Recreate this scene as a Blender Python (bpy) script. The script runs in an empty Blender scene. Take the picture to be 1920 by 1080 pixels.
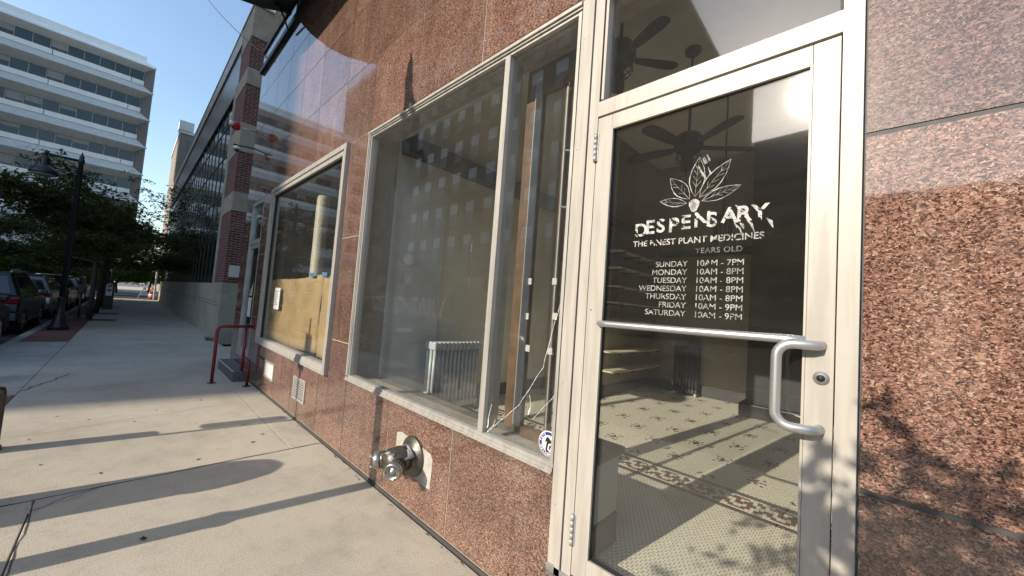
import bpy, bmesh, math, random
from mathutils import Vector, Matrix, noise
random.seed(7)
S = bpy.context.scene
COL = S.collection
PI = math.pi

# ------------------------------------------------------------------ materials
def new_mat(name):
    m = bpy.data.materials.new(name); m.use_nodes = True
    nt = m.node_tree; nt.nodes.clear()
    out = nt.nodes.new('ShaderNodeOutputMaterial')
    return m, nt, out
def N(nt, typ, **kw):
    n = nt.nodes.new(typ)
    for k, v in kw.items():
        if k.startswith('i_'):
            key = k[2:]
            n.inputs[int(key) if key.isdigit() else key.replace('_', ' ')].default_value = v
        else: setattr(n, k, v)
    return n
def L(nt, a, b): nt.links.new(a, b)
def ramp(nt, stops, interp='LINEAR'):
    r = nt.nodes.new('ShaderNodeValToRGB'); cr = r.color_ramp; cr.interpolation = interp
    while len(cr.elements) < len(stops): cr.elements.new(0.5)
    for e, (p, c) in zip(cr.elements, stops):
        e.position = p; e.color = (c[0], c[1], c[2], 1)
    return r
def plain(name, col, rough=0.5, metal=0.0, var=0.12, scale=6.0, bump=0.0, spec=0.5, detail_scale=None):
    """base colour with a low-frequency and a fine variation"""
    m, nt, out = new_mat(name)
    tc = N(nt, 'ShaderNodeTexCoord')
    n1 = N(nt, 'ShaderNodeTexNoise'); n1.inputs['Scale'].default_value = scale; n1.inputs['Detail'].default_value = 6
    L(nt, tc.outputs['Object'], n1.inputs['Vector'])
    lo = [max(0, c * (1 - var)) for c in col]; hi = [min(1, c * (1 + var)) for c in col]
    r = ramp(nt, [(0.3, lo), (0.7, hi)])
    L(nt, n1.outputs['Fac'], r.inputs['Fac'])
    b = N(nt, 'ShaderNodeBsdfPrincipled')
    L(nt, r.outputs['Color'], b.inputs['Base Color'])
    b.inputs['Metallic'].default_value = metal; b.inputs['Specular IOR Level'].default_value = spec
    mr = N(nt, 'ShaderNodeMapRange'); mr.inputs['To Min'].default_value = max(0, rough - 0.08); mr.inputs['To Max'].default_value = min(1, rough + 0.08)
    n2 = N(nt, 'ShaderNodeTexNoise'); n2.inputs['Scale'].default_value = detail_scale or scale * 5; n2.inputs['Detail'].default_value = 4
    L(nt, tc.outputs['Object'], n2.inputs['Vector'])
    L(nt, n2.outputs['Fac'], mr.inputs['Value']); L(nt, mr.outputs['Result'], b.inputs['Roughness'])
    if bump:
        bp = N(nt, 'ShaderNodeBump'); bp.inputs['Strength'].default_value = bump; bp.inputs['Distance'].default_value = 0.01
        L(nt, n2.outputs['Fac'], bp.inputs['Height']); L(nt, bp.outputs['Normal'], b.inputs['Normal'])
    L(nt, b.outputs['BSDF'], out.inputs['Surface'])
    return m

def painted(name, col, rough=.38, metal=0.0, wear=.15):
    """painted metal with vertical grime streaks, scuffs and a few chips"""
    m, nt, out = new_mat(name)
    tc = N(nt, 'ShaderNodeTexCoord')
    mp = N(nt, 'ShaderNodeMapping'); mp.inputs['Scale'].default_value = (9, 9, .9); L(nt, tc.outputs['Object'], mp.inputs['Vector'])
    n1 = N(nt, 'ShaderNodeTexNoise'); n1.inputs['Scale'].default_value = 3; n1.inputs['Detail'].default_value = 7; L(nt, mp.outputs['Vector'], n1.inputs['Vector'])
    n2 = N(nt, 'ShaderNodeTexNoise'); n2.inputs['Scale'].default_value = 16; n2.inputs['Detail'].default_value = 8; n2.inputs['Roughness'].default_value = .75; L(nt, tc.outputs['Object'], n2.inputs['Vector'])
    r1 = ramp(nt, [(.36, tuple(c*(1 - wear) for c in col)), (.55, col), (.8, tuple(min(1, c*1.06) for c in col))]); L(nt, n1.outputs['Fac'], r1.inputs['Fac'])
    r2 = ramp(nt, [(.27, (.60, .57, .52)), (.32, (.95, .945, .93)), (.5, (1, 1, 1))]); L(nt, n2.outputs['Fac'], r2.inputs['Fac'])
    mu = N(nt, 'ShaderNodeMixRGB', blend_type='MULTIPLY'); mu.inputs['Fac'].default_value = .8; L(nt, r1.outputs['Color'], mu.inputs['Color1']); L(nt, r2.outputs['Color'], mu.inputs['Color2'])
    b = N(nt, 'ShaderNodeBsdfPrincipled'); L(nt, mu.outputs['Color'], b.inputs['Base Color']); b.inputs['Metallic'].default_value = metal
    mr = N(nt, 'ShaderNodeMapRange'); mr.inputs['To Min'].default_value = rough + .18; mr.inputs['To Max'].default_value = rough - .10; L(nt, n2.outputs['Fac'], mr.inputs['Value']); L(nt, mr.outputs['Result'], b.inputs['Roughness'])
    bp = N(nt, 'ShaderNodeBump'); bp.inputs['Strength'].default_value = .06; bp.inputs['Distance'].default_value = .004; L(nt, n1.outputs['Fac'], bp.inputs['Height']); L(nt, bp.outputs['Normal'], b.inputs['Normal'])
    L(nt, b.outputs['BSDF'], out.inputs['Surface'])
    return m

def granite(name):
    m, nt, out = new_mat(name)
    tc = N(nt, 'ShaderNodeTexCoord')
    mp = N(nt, 'ShaderNodeMapping'); mp.inputs['Scale'].default_value = (1, .72, 1.0)
    L(nt, tc.outputs['Object'], mp.inputs['Vector'])
    wn = N(nt, 'ShaderNodeTexNoise'); wn.inputs['Scale'].default_value = 60; wn.inputs['Detail'].default_value = 3
    L(nt, mp.outputs['Vector'], wn.inputs['Vector'])
    wm = N(nt, 'ShaderNodeMixRGB', blend_type='LINEAR_LIGHT'); wm.inputs['Fac'].default_value = .008
    L(nt, mp.outputs['Vector'], wm.inputs['Color1']); L(nt, wn.outputs['Color'], wm.inputs['Color2'])
    v1 = N(nt, 'ShaderNodeTexVoronoi'); v1.inputs['Scale'].default_value = 165
    v2 = N(nt, 'ShaderNodeTexVoronoi'); v2.inputs['Scale'].default_value = 370
    L(nt, wm.outputs['Color'], v1.inputs['Vector']); L(nt, wm.outputs['Color'], v2.inputs['Vector'])
    s1 = N(nt, 'ShaderNodeSeparateColor'); L(nt, v1.outputs['Color'], s1.inputs['Color'])
    s2 = N(nt, 'ShaderNodeSeparateColor'); L(nt, v2.outputs['Color'], s2.inputs['Color'])
    # larger clouding shifts grains towards dark or salmon
    nl = N(nt, 'ShaderNodeTexNoise'); nl.inputs['Scale'].default_value = 3.2; nl.inputs['Detail'].default_value = 5
    L(nt, tc.outputs['Object'], nl.inputs['Vector'])
    mm = N(nt, 'ShaderNodeMath', operation='MULTIPLY_ADD'); mm.inputs[1].default_value = .34; mm.inputs[2].default_value = -.17
    L(nt, nl.outputs['Fac'], mm.inputs[0])
    a1 = N(nt, 'ShaderNodeMath', operation='ADD'); L(nt, s1.outputs['Red'], a1.inputs[0]); L(nt, mm.outputs[0], a1.inputs[1])
    r1 = ramp(nt, [(0.0, (.020, .012, .010)), (.25, (.055, .027, .021)), (.5, (.155, .083, .066)), (.75, (.24, .130, .098)), (.93, (.33, .20, .148)), (1.0, (.38, .28, .215))])
    L(nt, a1.outputs[0], r1.inputs['Fac'])
    a2 = N(nt, 'ShaderNodeMath', operation='ADD'); L(nt, s2.outputs['Red'], a2.inputs[0]); L(nt, mm.outputs[0], a2.inputs[1])
    r2 = ramp(nt, [(0.0, (.010, .008, .008)), (.35, (.045, .024, .019)), (.62, (.185, .102, .080)), (.93, (.30, .185, .135)), (1.0, (.44, .37, .30))])
    L(nt, a2.outputs[0], r2.inputs['Fac'])
    mx = N(nt, 'ShaderNodeMixRGB'); L(nt, s2.outputs['Green'], mx.inputs['Fac'])
    L(nt, r1.outputs['Color'], mx.inputs['Color1']); L(nt, r2.outputs['Color'], mx.inputs['Color2'])
    # faint rain streaks / lime bloom
    ms = N(nt, 'ShaderNodeMapping'); ms.inputs['Scale'].default_value = (3, 3, .25)
    L(nt, tc.outputs['Object'], ms.inputs['Vector'])
    ns = N(nt, 'ShaderNodeTexNoise'); ns.inputs['Scale'].default_value = 4; ns.inputs['Detail'].default_value = 5
    L(nt, ms.outputs['Vector'], ns.inputs['Vector'])
    rs = ramp(nt, [(.5, (0, 0, 0)), (.85, (.17, .17, .17))]); L(nt, ns.outputs['Fac'], rs.inputs['Fac'])
    mb = N(nt, 'ShaderNodeMixRGB'); mb.inputs['Color2'].default_value = (.40, .34, .30, 1)
    L(nt, rs.outputs['Color'], mb.inputs['Fac']); L(nt, mx.outputs['Color'], mb.inputs['Color1'])
    gi = N(nt, 'ShaderNodeNewGeometry'); rp = ramp(nt, [(0, (.80, .82, .84)), (1, (1.18, 1.15, 1.12))]); L(nt, gi.outputs['Random Per Island'], rp.inputs['Fac'])
    mp2 = N(nt, 'ShaderNodeMixRGB', blend_type='MULTIPLY'); mp2.inputs['Fac'].default_value = 1; L(nt, mb.outputs['Color'], mp2.inputs['Color1']); L(nt, rp.outputs['Color'], mp2.inputs['Color2'])
    b = N(nt, 'ShaderNodeBsdfPrincipled'); L(nt, mp2.outputs['Color'], b.inputs['Base Color'])
    mr = N(nt, 'ShaderNodeMapRange'); mr.inputs['From Min'].default_value = .35; mr.inputs['From Max'].default_value = .75
    mr.inputs['To Min'].default_value = .02; mr.inputs['To Max'].default_value = .085
    L(nt, ns.outputs['Fac'], mr.inputs['Value']); L(nt, mr.outputs['Result'], b.inputs['Roughness'])
    b.inputs['IOR'].default_value = 1.75
    bp = N(nt, 'ShaderNodeBump'); bp.inputs['Strength'].default_value = .03; bp.inputs['Distance'].default_value = .002
    nb = N(nt, 'ShaderNodeTexNoise'); nb.inputs['Scale'].default_value = 1.6; L(nt, tc.outputs['Object'], nb.inputs['Vector'])
    L(nt, nb.outputs['Fac'], bp.inputs['Height']); L(nt, bp.outputs['Normal'], b.inputs['Normal'])
    L(nt, b.outputs['BSDF'], out.inputs['Surface'])
    return m

def glass(name, tint=(.965, .975, .97), dirt=.009, film=.012, film_rough=.12, base_r=.055):
    """thin window glass: clear + Schlick mirror + a thin dirty film"""
    m, nt, out = new_mat(name)
    lw = N(nt, 'ShaderNodeLayerWeight'); lw.inputs['Blend'].default_value = .5
    p5 = N(nt, 'ShaderNodeMath', operation='POWER'); p5.inputs[1].default_value = 4.6; L(nt, lw.outputs['Facing'], p5.inputs[0])
    sc = N(nt, 'ShaderNodeMath', operation='MULTIPLY_ADD'); sc.inputs[1].default_value = 1 - base_r; sc.inputs[2].default_value = base_r
    L(nt, p5.outputs[0], sc.inputs[0])
    tr = N(nt, 'ShaderNodeBsdfTransparent'); tr.inputs['Color'].default_value = (*tint, 1)
    gl = N(nt, 'ShaderNodeBsdfGlossy'); gl.inputs['Roughness'].default_value = 0.0
    m1 = N(nt, 'ShaderNodeMixShader'); L(nt, sc.outputs[0], m1.inputs[0]); L(nt, tr.outputs[0], m1.inputs[1]); L(nt, gl.outputs[0], m1.inputs[2])
    g2 = N(nt, 'ShaderNodeBsdfGlossy'); g2.inputs['Roughness'].default_value = film_rough
    m2 = N(nt, 'ShaderNodeMixShader'); m2.inputs[0].default_value = film; L(nt, m1.outputs[0], m2.inputs[1]); L(nt, g2.outputs[0], m2.inputs[2])
    tc = N(nt, 'ShaderNodeTexCoord')
    nz = N(nt, 'ShaderNodeTexNoise'); nz.inputs['Scale'].default_value = 5; nz.inputs['Detail'].default_value = 8
    L(nt, tc.outputs['Object'], nz.inputs['Vector'])
    rr = ramp(nt, [(.35, (dirt * .75,) * 3), (.75, (dirt * 1.25,) * 3)]); L(nt, nz.outputs['Fac'], rr.inputs['Fac'])
    # specks
    vz = N(nt, 'ShaderNodeTexVoronoi'); vz.inputs['Scale'].default_value = 55; L(nt, tc.outputs['Object'], vz.inputs['Vector'])
    lt = N(nt, 'ShaderNodeMath', operation='LESS_THAN'); lt.inputs[1].default_value = .07; L(nt, vz.outputs['Distance'], lt.inputs[0])
    sv = N(nt, 'ShaderNodeSeparateColor'); L(nt, vz.outputs['Color'], sv.inputs['Color'])
    gt = N(nt, 'ShaderNodeMath', operation='GREATER_THAN'); gt.inputs[1].default_value = .8; L(nt, sv.outputs['Red'], gt.inputs[0])
    pr = N(nt, 'ShaderNodeMath', operation='MULTIPLY'); L(nt, lt.outputs[0], pr.inputs[0]); L(nt, gt.outputs[0], pr.inputs[1])
    p3 = N(nt, 'ShaderNodeMath', operation='MULTIPLY_ADD'); p3.inputs[1].default_value = .12; L(nt, pr.outputs[0], p3.inputs[0]); L(nt, rr.outputs['Color'], p3.inputs[2])
    df = N(nt, 'ShaderNodeBsdfDiffuse'); df.inputs['Color'].default_value = (.62, .6, .55, 1)
    m3 = N(nt, 'ShaderNodeMixShader'); L(nt, p3.outputs[0], m3.inputs[0]); L(nt, m2.outputs[0], m3.inputs[1]); L(nt, df.outputs[0], m3.inputs[2])
    L(nt, m3.outputs[0], out.inputs['Surface'])
    return m

def veil(name, col, alpha, rough=.6):
    m, nt, out = new_mat(name)
    tr = N(nt, 'ShaderNodeBsdfTransparent'); df = N(nt, 'ShaderNodeBsdfDiffuse'); df.inputs['Color'].default_value = (*col, 1)
    tc = N(nt, 'ShaderNodeTexCoord'); nz = N(nt, 'ShaderNodeTexNoise'); nz.inputs['Scale'].default_value = 45; nz.inputs['Detail'].default_value = 3
    L(nt, tc.outputs['Object'], nz.inputs['Vector'])
    rr = ramp(nt, [(.42, (alpha * .55,) * 3), (.6, (min(1, alpha * 1.25),) * 3)]); L(nt, nz.outputs['Fac'], rr.inputs['Fac'])
    mx = N(nt, 'ShaderNodeMixShader'); L(nt, rr.outputs['Color'], mx.inputs[0]); L(nt, tr.outputs[0], mx.inputs[1]); L(nt, df.outputs[0], mx.inputs[2])
    L(nt, mx.outputs[0], out.inputs['Surface'])
    return m

def brick(name, c1, c2, mortar, w=.215, h=.075, ms=.010, rough=.8, flat=False):
    m, nt, out = new_mat(name)
    tc = N(nt, 'ShaderNodeTexCoord'); sp = N(nt, 'ShaderNodeSeparateXYZ'); L(nt, tc.outputs['Object'], sp.inputs[0])
    ad = N(nt, 'ShaderNodeMath', operation='ADD'); L(nt, sp.outputs['X'], ad.inputs[0]); L(nt, sp.outputs['Y'], ad.inputs[1])
    cb = N(nt, 'ShaderNodeCombineXYZ'); L(nt, sp.outputs['X'] if flat else ad.outputs[0], cb.inputs['X']); L(nt, sp.outputs['Y' if flat else 'Z'], cb.inputs['Y'])
    bt = N(nt, 'ShaderNodeTexBrick'); bt.inputs['Scale'].default_value = 1; bt.inputs['Brick Width'].default_value = w; bt.inputs['Row Height'].default_value = h
    bt.inputs['Mortar Size'].default_value = ms; bt.inputs['Color1'].default_value = (*c1, 1); bt.inputs['Color2'].default_value = (*c2, 1); bt.inputs['Mortar'].default_value = (*mortar, 1)
    bt.inputs['Mortar Smooth'].default_value = .2
    L(nt, cb.outputs[0], bt.inputs['Vector'])
    nz = N(nt, 'ShaderNodeTexNoise'); nz.inputs['Scale'].default_value = 2.5; nz.inputs['Detail'].default_value = 8; L(nt, tc.outputs['Object'], nz.inputs['Vector'])
    rr = ramp(nt, [(.3, (.72, .72, .72)), (.7, (1.15, 1.15, 1.15))]); L(nt, nz.outputs['Fac'], rr.inputs['Fac'])
    mu = N(nt, 'ShaderNodeMixRGB', blend_type='MULTIPLY'); mu.inputs['Fac'].default_value = 1; L(nt, bt.outputs['Color'], mu.inputs['Color1']); L(nt, rr.outputs['Color'], mu.inputs['Color2'])
    b = N(nt, 'ShaderNodeBsdfPrincipled'); b.inputs['Roughness'].default_value = rough; L(nt, mu.outputs['Color'], b.inputs['Base Color'])
    bp = N(nt, 'ShaderNodeBump'); bp.inputs['Strength'].default_value = .5; bp.inputs['Distance'].default_value = .006; bp.invert = True
    L(nt, bt.outputs['Fac'], bp.inputs['Height']); L(nt, bp.outputs['Normal'], b.inputs['Normal'])
    L(nt, b.outputs['BSDF'], out.inputs['Surface'])
    return m

def concrete(name, col, fine=140, stain=.22, bump=.3, agg=.34):
    m, nt, out = new_mat(name)
    tc = N(nt, 'ShaderNodeTexCoord')
    n1 = N(nt, 'ShaderNodeTexNoise'); n1.inputs['Scale'].default_value = .9; n1.inputs['Detail'].default_value = 9; n1.inputs['Roughness'].default_value = .62
    n2 = N(nt, 'ShaderNodeTexNoise'); n2.inputs['Scale'].default_value = fine; n2.inputs['Detail'].default_value = 3
    n3 = N(nt, 'ShaderNodeTexNoise'); n3.inputs['Scale'].default_value = 7; n3.inputs['Detail'].default_value = 7; n3.inputs['Roughness'].default_value = .7
    for n in (n1, n2, n3): L(nt, tc.outputs['Object'], n.inputs['Vector'])
    r1 = ramp(nt, [(.28, [c * (1 - stain) for c in col]), (.5, col), (.75, [min(1, c * 1.13) for c in col])]); L(nt, n1.outputs['Fac'], r1.inputs['Fac'])
    r2 = ramp(nt, [(.3, (1 - agg,) * 3), (.7, (1 + agg * .55,) * 3)]); L(nt, n2.outputs['Fac'], r2.inputs['Fac'])
    r3 = ramp(nt, [(.34, (.72, .70, .66)), (.5, (1, 1, 1))]); L(nt, n3.outputs['Fac'], r3.inputs['Fac'])
    mu = N(nt, 'ShaderNodeMixRGB', blend_type='MULTIPLY'); mu.inputs['Fac'].default_value = 1; L(nt, r1.outputs['Color'], mu.inputs['Color1']); L(nt, r2.outputs['Color'], mu.inputs['Color2'])
    m2 = N(nt, 'ShaderNodeMixRGB', blend_type='MULTIPLY'); m2.inputs['Fac'].default_value = .42; L(nt, mu.outputs['Color'], m2.inputs['Color1']); L(nt, r3.outputs['Color'], m2.inputs['Color2'])
    # small dark spots (gum, pits)
    vz = N(nt, 'ShaderNodeTexVoronoi'); vz.inputs['Scale'].default_value = 3.6; L(nt, tc.outputs['Object'], vz.inputs['Vector'])
    lt = N(nt, 'ShaderNodeMath', operation='LESS_THAN'); lt.inputs[1].default_value = .018; L(nt, vz.outputs['Distance'], lt.inputs[0])
    m3 = N(nt, 'ShaderNodeMixRGB', blend_type='MULTIPLY'); m3.inputs['Color2'].default_value = (.42, .40, .38, 1); L(nt, lt.outputs[0], m3.inputs['Fac']); L(nt, m2.outputs['Color'], m3.inputs['Color1'])
    b = N(nt, 'ShaderNodeBsdfPrincipled'); b.inputs['Roughness'].default_value = .78; b.inputs['Specular IOR Level'].default_value = .3
    L(nt, m3.outputs['Color'], b.inputs['Base Color'])
    bp = N(nt, 'ShaderNodeBump'); bp.inputs['Strength'].default_value = bump; bp.inputs['Distance'].default_value = .004
    L(nt, n2.outputs['Fac'], bp.inputs['Height']); L(nt, bp.outputs['Normal'], b.inputs['Normal'])
    L(nt, b.outputs['BSDF'], out.inputs['Surface'])
    return m

def leafmat(name, c1, c2):
    m, nt, out = new_mat(name)
    g = N(nt, 'ShaderNodeNewGeometry'); r = ramp(nt, [(0, c1), (1, c2)]); L(nt, g.outputs['Random Per Island'], r.inputs['Fac'])
    d = N(nt, 'ShaderNodeBsdfDiffuse'); t = N(nt, 'ShaderNodeBsdfTranslucent')
    L(nt, r.outputs['Color'], d.inputs['Color']); L(nt, r.outputs['Color'], t.inputs['Color'])
    mx = N(nt, 'ShaderNodeMixShader'); mx.inputs[0].default_value = .35; L(nt, d.outputs[0], mx.inputs[1]); L(nt, t.outputs[0], mx.inputs[2])
    L(nt, mx.outputs[0], out.inputs['Surface'])
    return m

M = {}
M['granite'] = granite('polished_red_granite')
M['grout'] = plain('beige_caulk', (.34, .30, .25), .8, var=.2, scale=12)
M['seam'] = plain('dark_seam', (.06, .055, .05), .8)
M['cream'] = painted('cream_painted_aluminium', (.415, .39, .35), .38)
M['alum'] = painted('weathered_aluminium', (.43, .415, .385), .40, metal=.3, wear=.18)
M['alum2'] = plain('grey_aluminium', (.42, .43, .43), .42, metal=.35, var=.10, scale=5)
M['steel'] = plain('satin_steel', (.50, .51, .51), .42, metal=.8, var=.05, scale=3, detail_scale=6)
M['gasket'] = plain('black_gasket', (.012, .012, .012), .6)
M['glass'] = glass('shop_glass', base_r=.075, dirt=.013)
M['doorglass'] = glass('door_glass', tint=(.955, .965, .96), dirt=.009, film=.034, film_rough=.052)
M['darkglass'] = plain('dark_tinted_glass', (.012, .016, .02), .04, var=.3, scale=.4, spec=1.0)
M['officeglass'] = plain('blue_tinted_glass', (.014, .034, .042), .05, var=.55, scale=.23, spec=.7)
M['wallcream'] = plain('cream_plaster', (.34, .31, .245), .85, var=.05, scale=2)  # darker copy for the deep shop walls; their dimness is in the colour
M['wallgrey'] = plain('grey_green_plaster', (.46, .47, .43), .85, var=.05, scale=2)
M['ceil'] = plain('ceiling_paint', (.66, .62, .54), .9, var=.06)
M['black'] = plain('black_paint', (.012, .012, .013), .45)
M['iron'] = plain('black_cast_iron', (.014, .015, .017), .38, var=.3, scale=14, bump=.1)
M['charcoal'] = plain('charcoal_paint', (.06, .06, .06), .6)
M['radiator'] = plain('silver_radiator_paint', (.52, .57, .57), .38, metal=.05, var=.12, scale=14)
M['wood'] = plain('dark_stained_wood', (.13, .075, .04), .5, var=.35, scale=9, bump=.1)
M['board'] = plain('dusty_board', (.14, .135, .12), .85, var=.4, scale=4, bump=.2)
M['kraft'] = plain('kraft_paper', (.52, .375, .19), .8, var=.17, scale=3.5, bump=.5, detail_scale=6)
M['white'] = plain('white_paper', (.60, .59, .55), .7, var=.04)
M['agedwhite'] = plain('aged_grey_plastic', (.85, .85, .8), .6)
M['bluetape'] = plain('blue_tape', (.08, .26, .48), .7)
M['ivory'] = plain('ivory_paint', (.66, .60, .44), .5, var=.06)
M['red'] = plain('worn_red_paint', (.18, .016, .014), .42, var=.3, scale=25, bump=.15)
M['alarmred'] = plain('alarm_red', (.45, .015, .012), .4)
M['stone'] = plain('limestone', (.35, .315, .25), .8, var=.16, scale=3.5, bump=.3)
M['basecon'] = concrete('wall_concrete', (.40, .37, .30), fine=60, stain=.3)
M['redbrick'] = brick('dark_red_brick', (.17, .042, .03), (.11, .03, .024), (.26, .22, .19))
M['buffbrick'] = brick('buff_brick', (.33, .25, .14), (.24, .18, .10), (.15, .12, .09))
M['brownbrick'] = brick('brown_brick', (.21, .125, .075), (.16, .095, .06), (.20, .17, .14))
M['parapet'] = plain('bronze_panel', (.14, .105, .09), .3, metal=.4, var=.35, scale=1.4)
M['coping'] = plain('coping_metal', (.42, .38, .33), .45, var=.1)
M['mullion'] = plain('bronze_mullion', (.05, .045, .042), .4, metal=.4)
M['officewhite'] = plain('white_precast', (.86, .86, .84), .75, var=.06, scale=1.2)
M['officegrey'] = plain('grey_precast', (.60, .60, .585), .85, var=.10, scale=2.5, bump=.2)
M['officefin'] = plain('fin_concrete', (.20, .19, .18), .8, var=.12)
M['tan'] = plain('tan_masonry', (.19, .165, .14), .85, var=.15)
M['green'] = plain('dark_green_enamel', (.018, .035, .025), .35)
M['side'] = concrete('sidewalk_concrete', (.445, .405, .335))
M['side2'] = concrete('sidewalk_edge_concrete', (.44, .41, .36), stain=.45)
M['curb'] = concrete('kerb_concrete', (.40, .37, .33))
M['pave'] = brick('brick_paver', (.20, .07, .05), (.15, .055, .045), (.17, .14, .12), w=.2, h=.1, ms=.006, flat=True)
M['asphalt'] = concrete('asphalt', (.055, .055, .055), fine=90, stain=.3)
M['ground'] = concrete('far_ground', (.16, .15, .13))
M['paint'] = plain('road_paint', (.7, .68, .6), .7, var=.15, scale=8)
M['bark'] = plain('bark', (.055, .045, .036), .9, var=.4, scale=20, bump=.6)
M['leaf'] = leafmat('dark_leaf', (.045, .058, .020), (.115, .130, .048))
M['leaf2'] = leafmat('fresh_leaf', (.05, .09, .02), (.11, .16, .035))
M['deadleaf'] = plain('dead_leaf', (.045, .032, .022), .8, var=.3)
M['brass'] = plain('tarnished_brass', (.125, .118, .10), .42, metal=.75, var=.3, scale=18, bump=.15)
M['chrome'] = plain('worn_chrome', (.36, .36, .34), .34, metal=.9, var=.15, scale=30)
M['bag'] = plain('grey_plastic_film', (.36, .37, .37), .3, var=.2, scale=30, bump=.4)
M['rubber'] = plain('tyre_rubber', (.02, .02, .02), .8)
M['carblack'] = plain('black_car_paint', (.004, .004, .005), .2, spec=.6)
M['carsilver'] = plain('silver_car_paint', (.30, .31, .32), .22, metal=.6)
M['carblue'] = plain('navy_car_paint', (.012, .018, .04), .14)
M['taillight'] = plain('tail_light', (.16, .006, .006), .15)
M['bluesign'] = plain('sign_blue', (.03, .09, .30), .4)
M['navy'] = plain('sticker_navy', (.022, .028, .19), .4)
M['signwhite'] = plain('sign_white', (.75, .75, .75), .45, var=.03)
M['orange'] = plain('traffic_orange', (.65, .13, .02), .5)
M['blind'] = plain('window_blind', (.80, .81, .84), .8, var=.08)
M['blindgrey'] = plain('window_blind_shade', (.30, .30, .30), .7, var=.2)
M['vinyl'] = veil('scraped_vinyl', (.76, .76, .74), .46)
M['vinylfaint'] = veil('faint_vinyl', (.75, .75, .72), .40)
M['ghost'] = veil('lettering_residue', (.5, .5, .47), .018)
M['crackglass'] = veil('glass_crack', (.92, .93, .92), .85)
M['tile'] = plain('ivory_hex_tile', (.86, .81, .66), .35, var=.14, scale=40)
M['tilebrown'] = plain('brown_tile', (.15, .055, .032), .4, var=.2, scale=40)
M['tiletan'] = plain('tan_tile', (.36, .21, .10), .4, var=.2, scale=40)
M['tileblack'] = plain('black_tile', (.02, .02, .02), .4)
M['floorgrout'] = plain('dark_floor_grout', (.11, .10, .085), .9)
M['steptile'] = plain('step_tile', (.10, .10, .105), .6, var=.2, scale=15)

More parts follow.
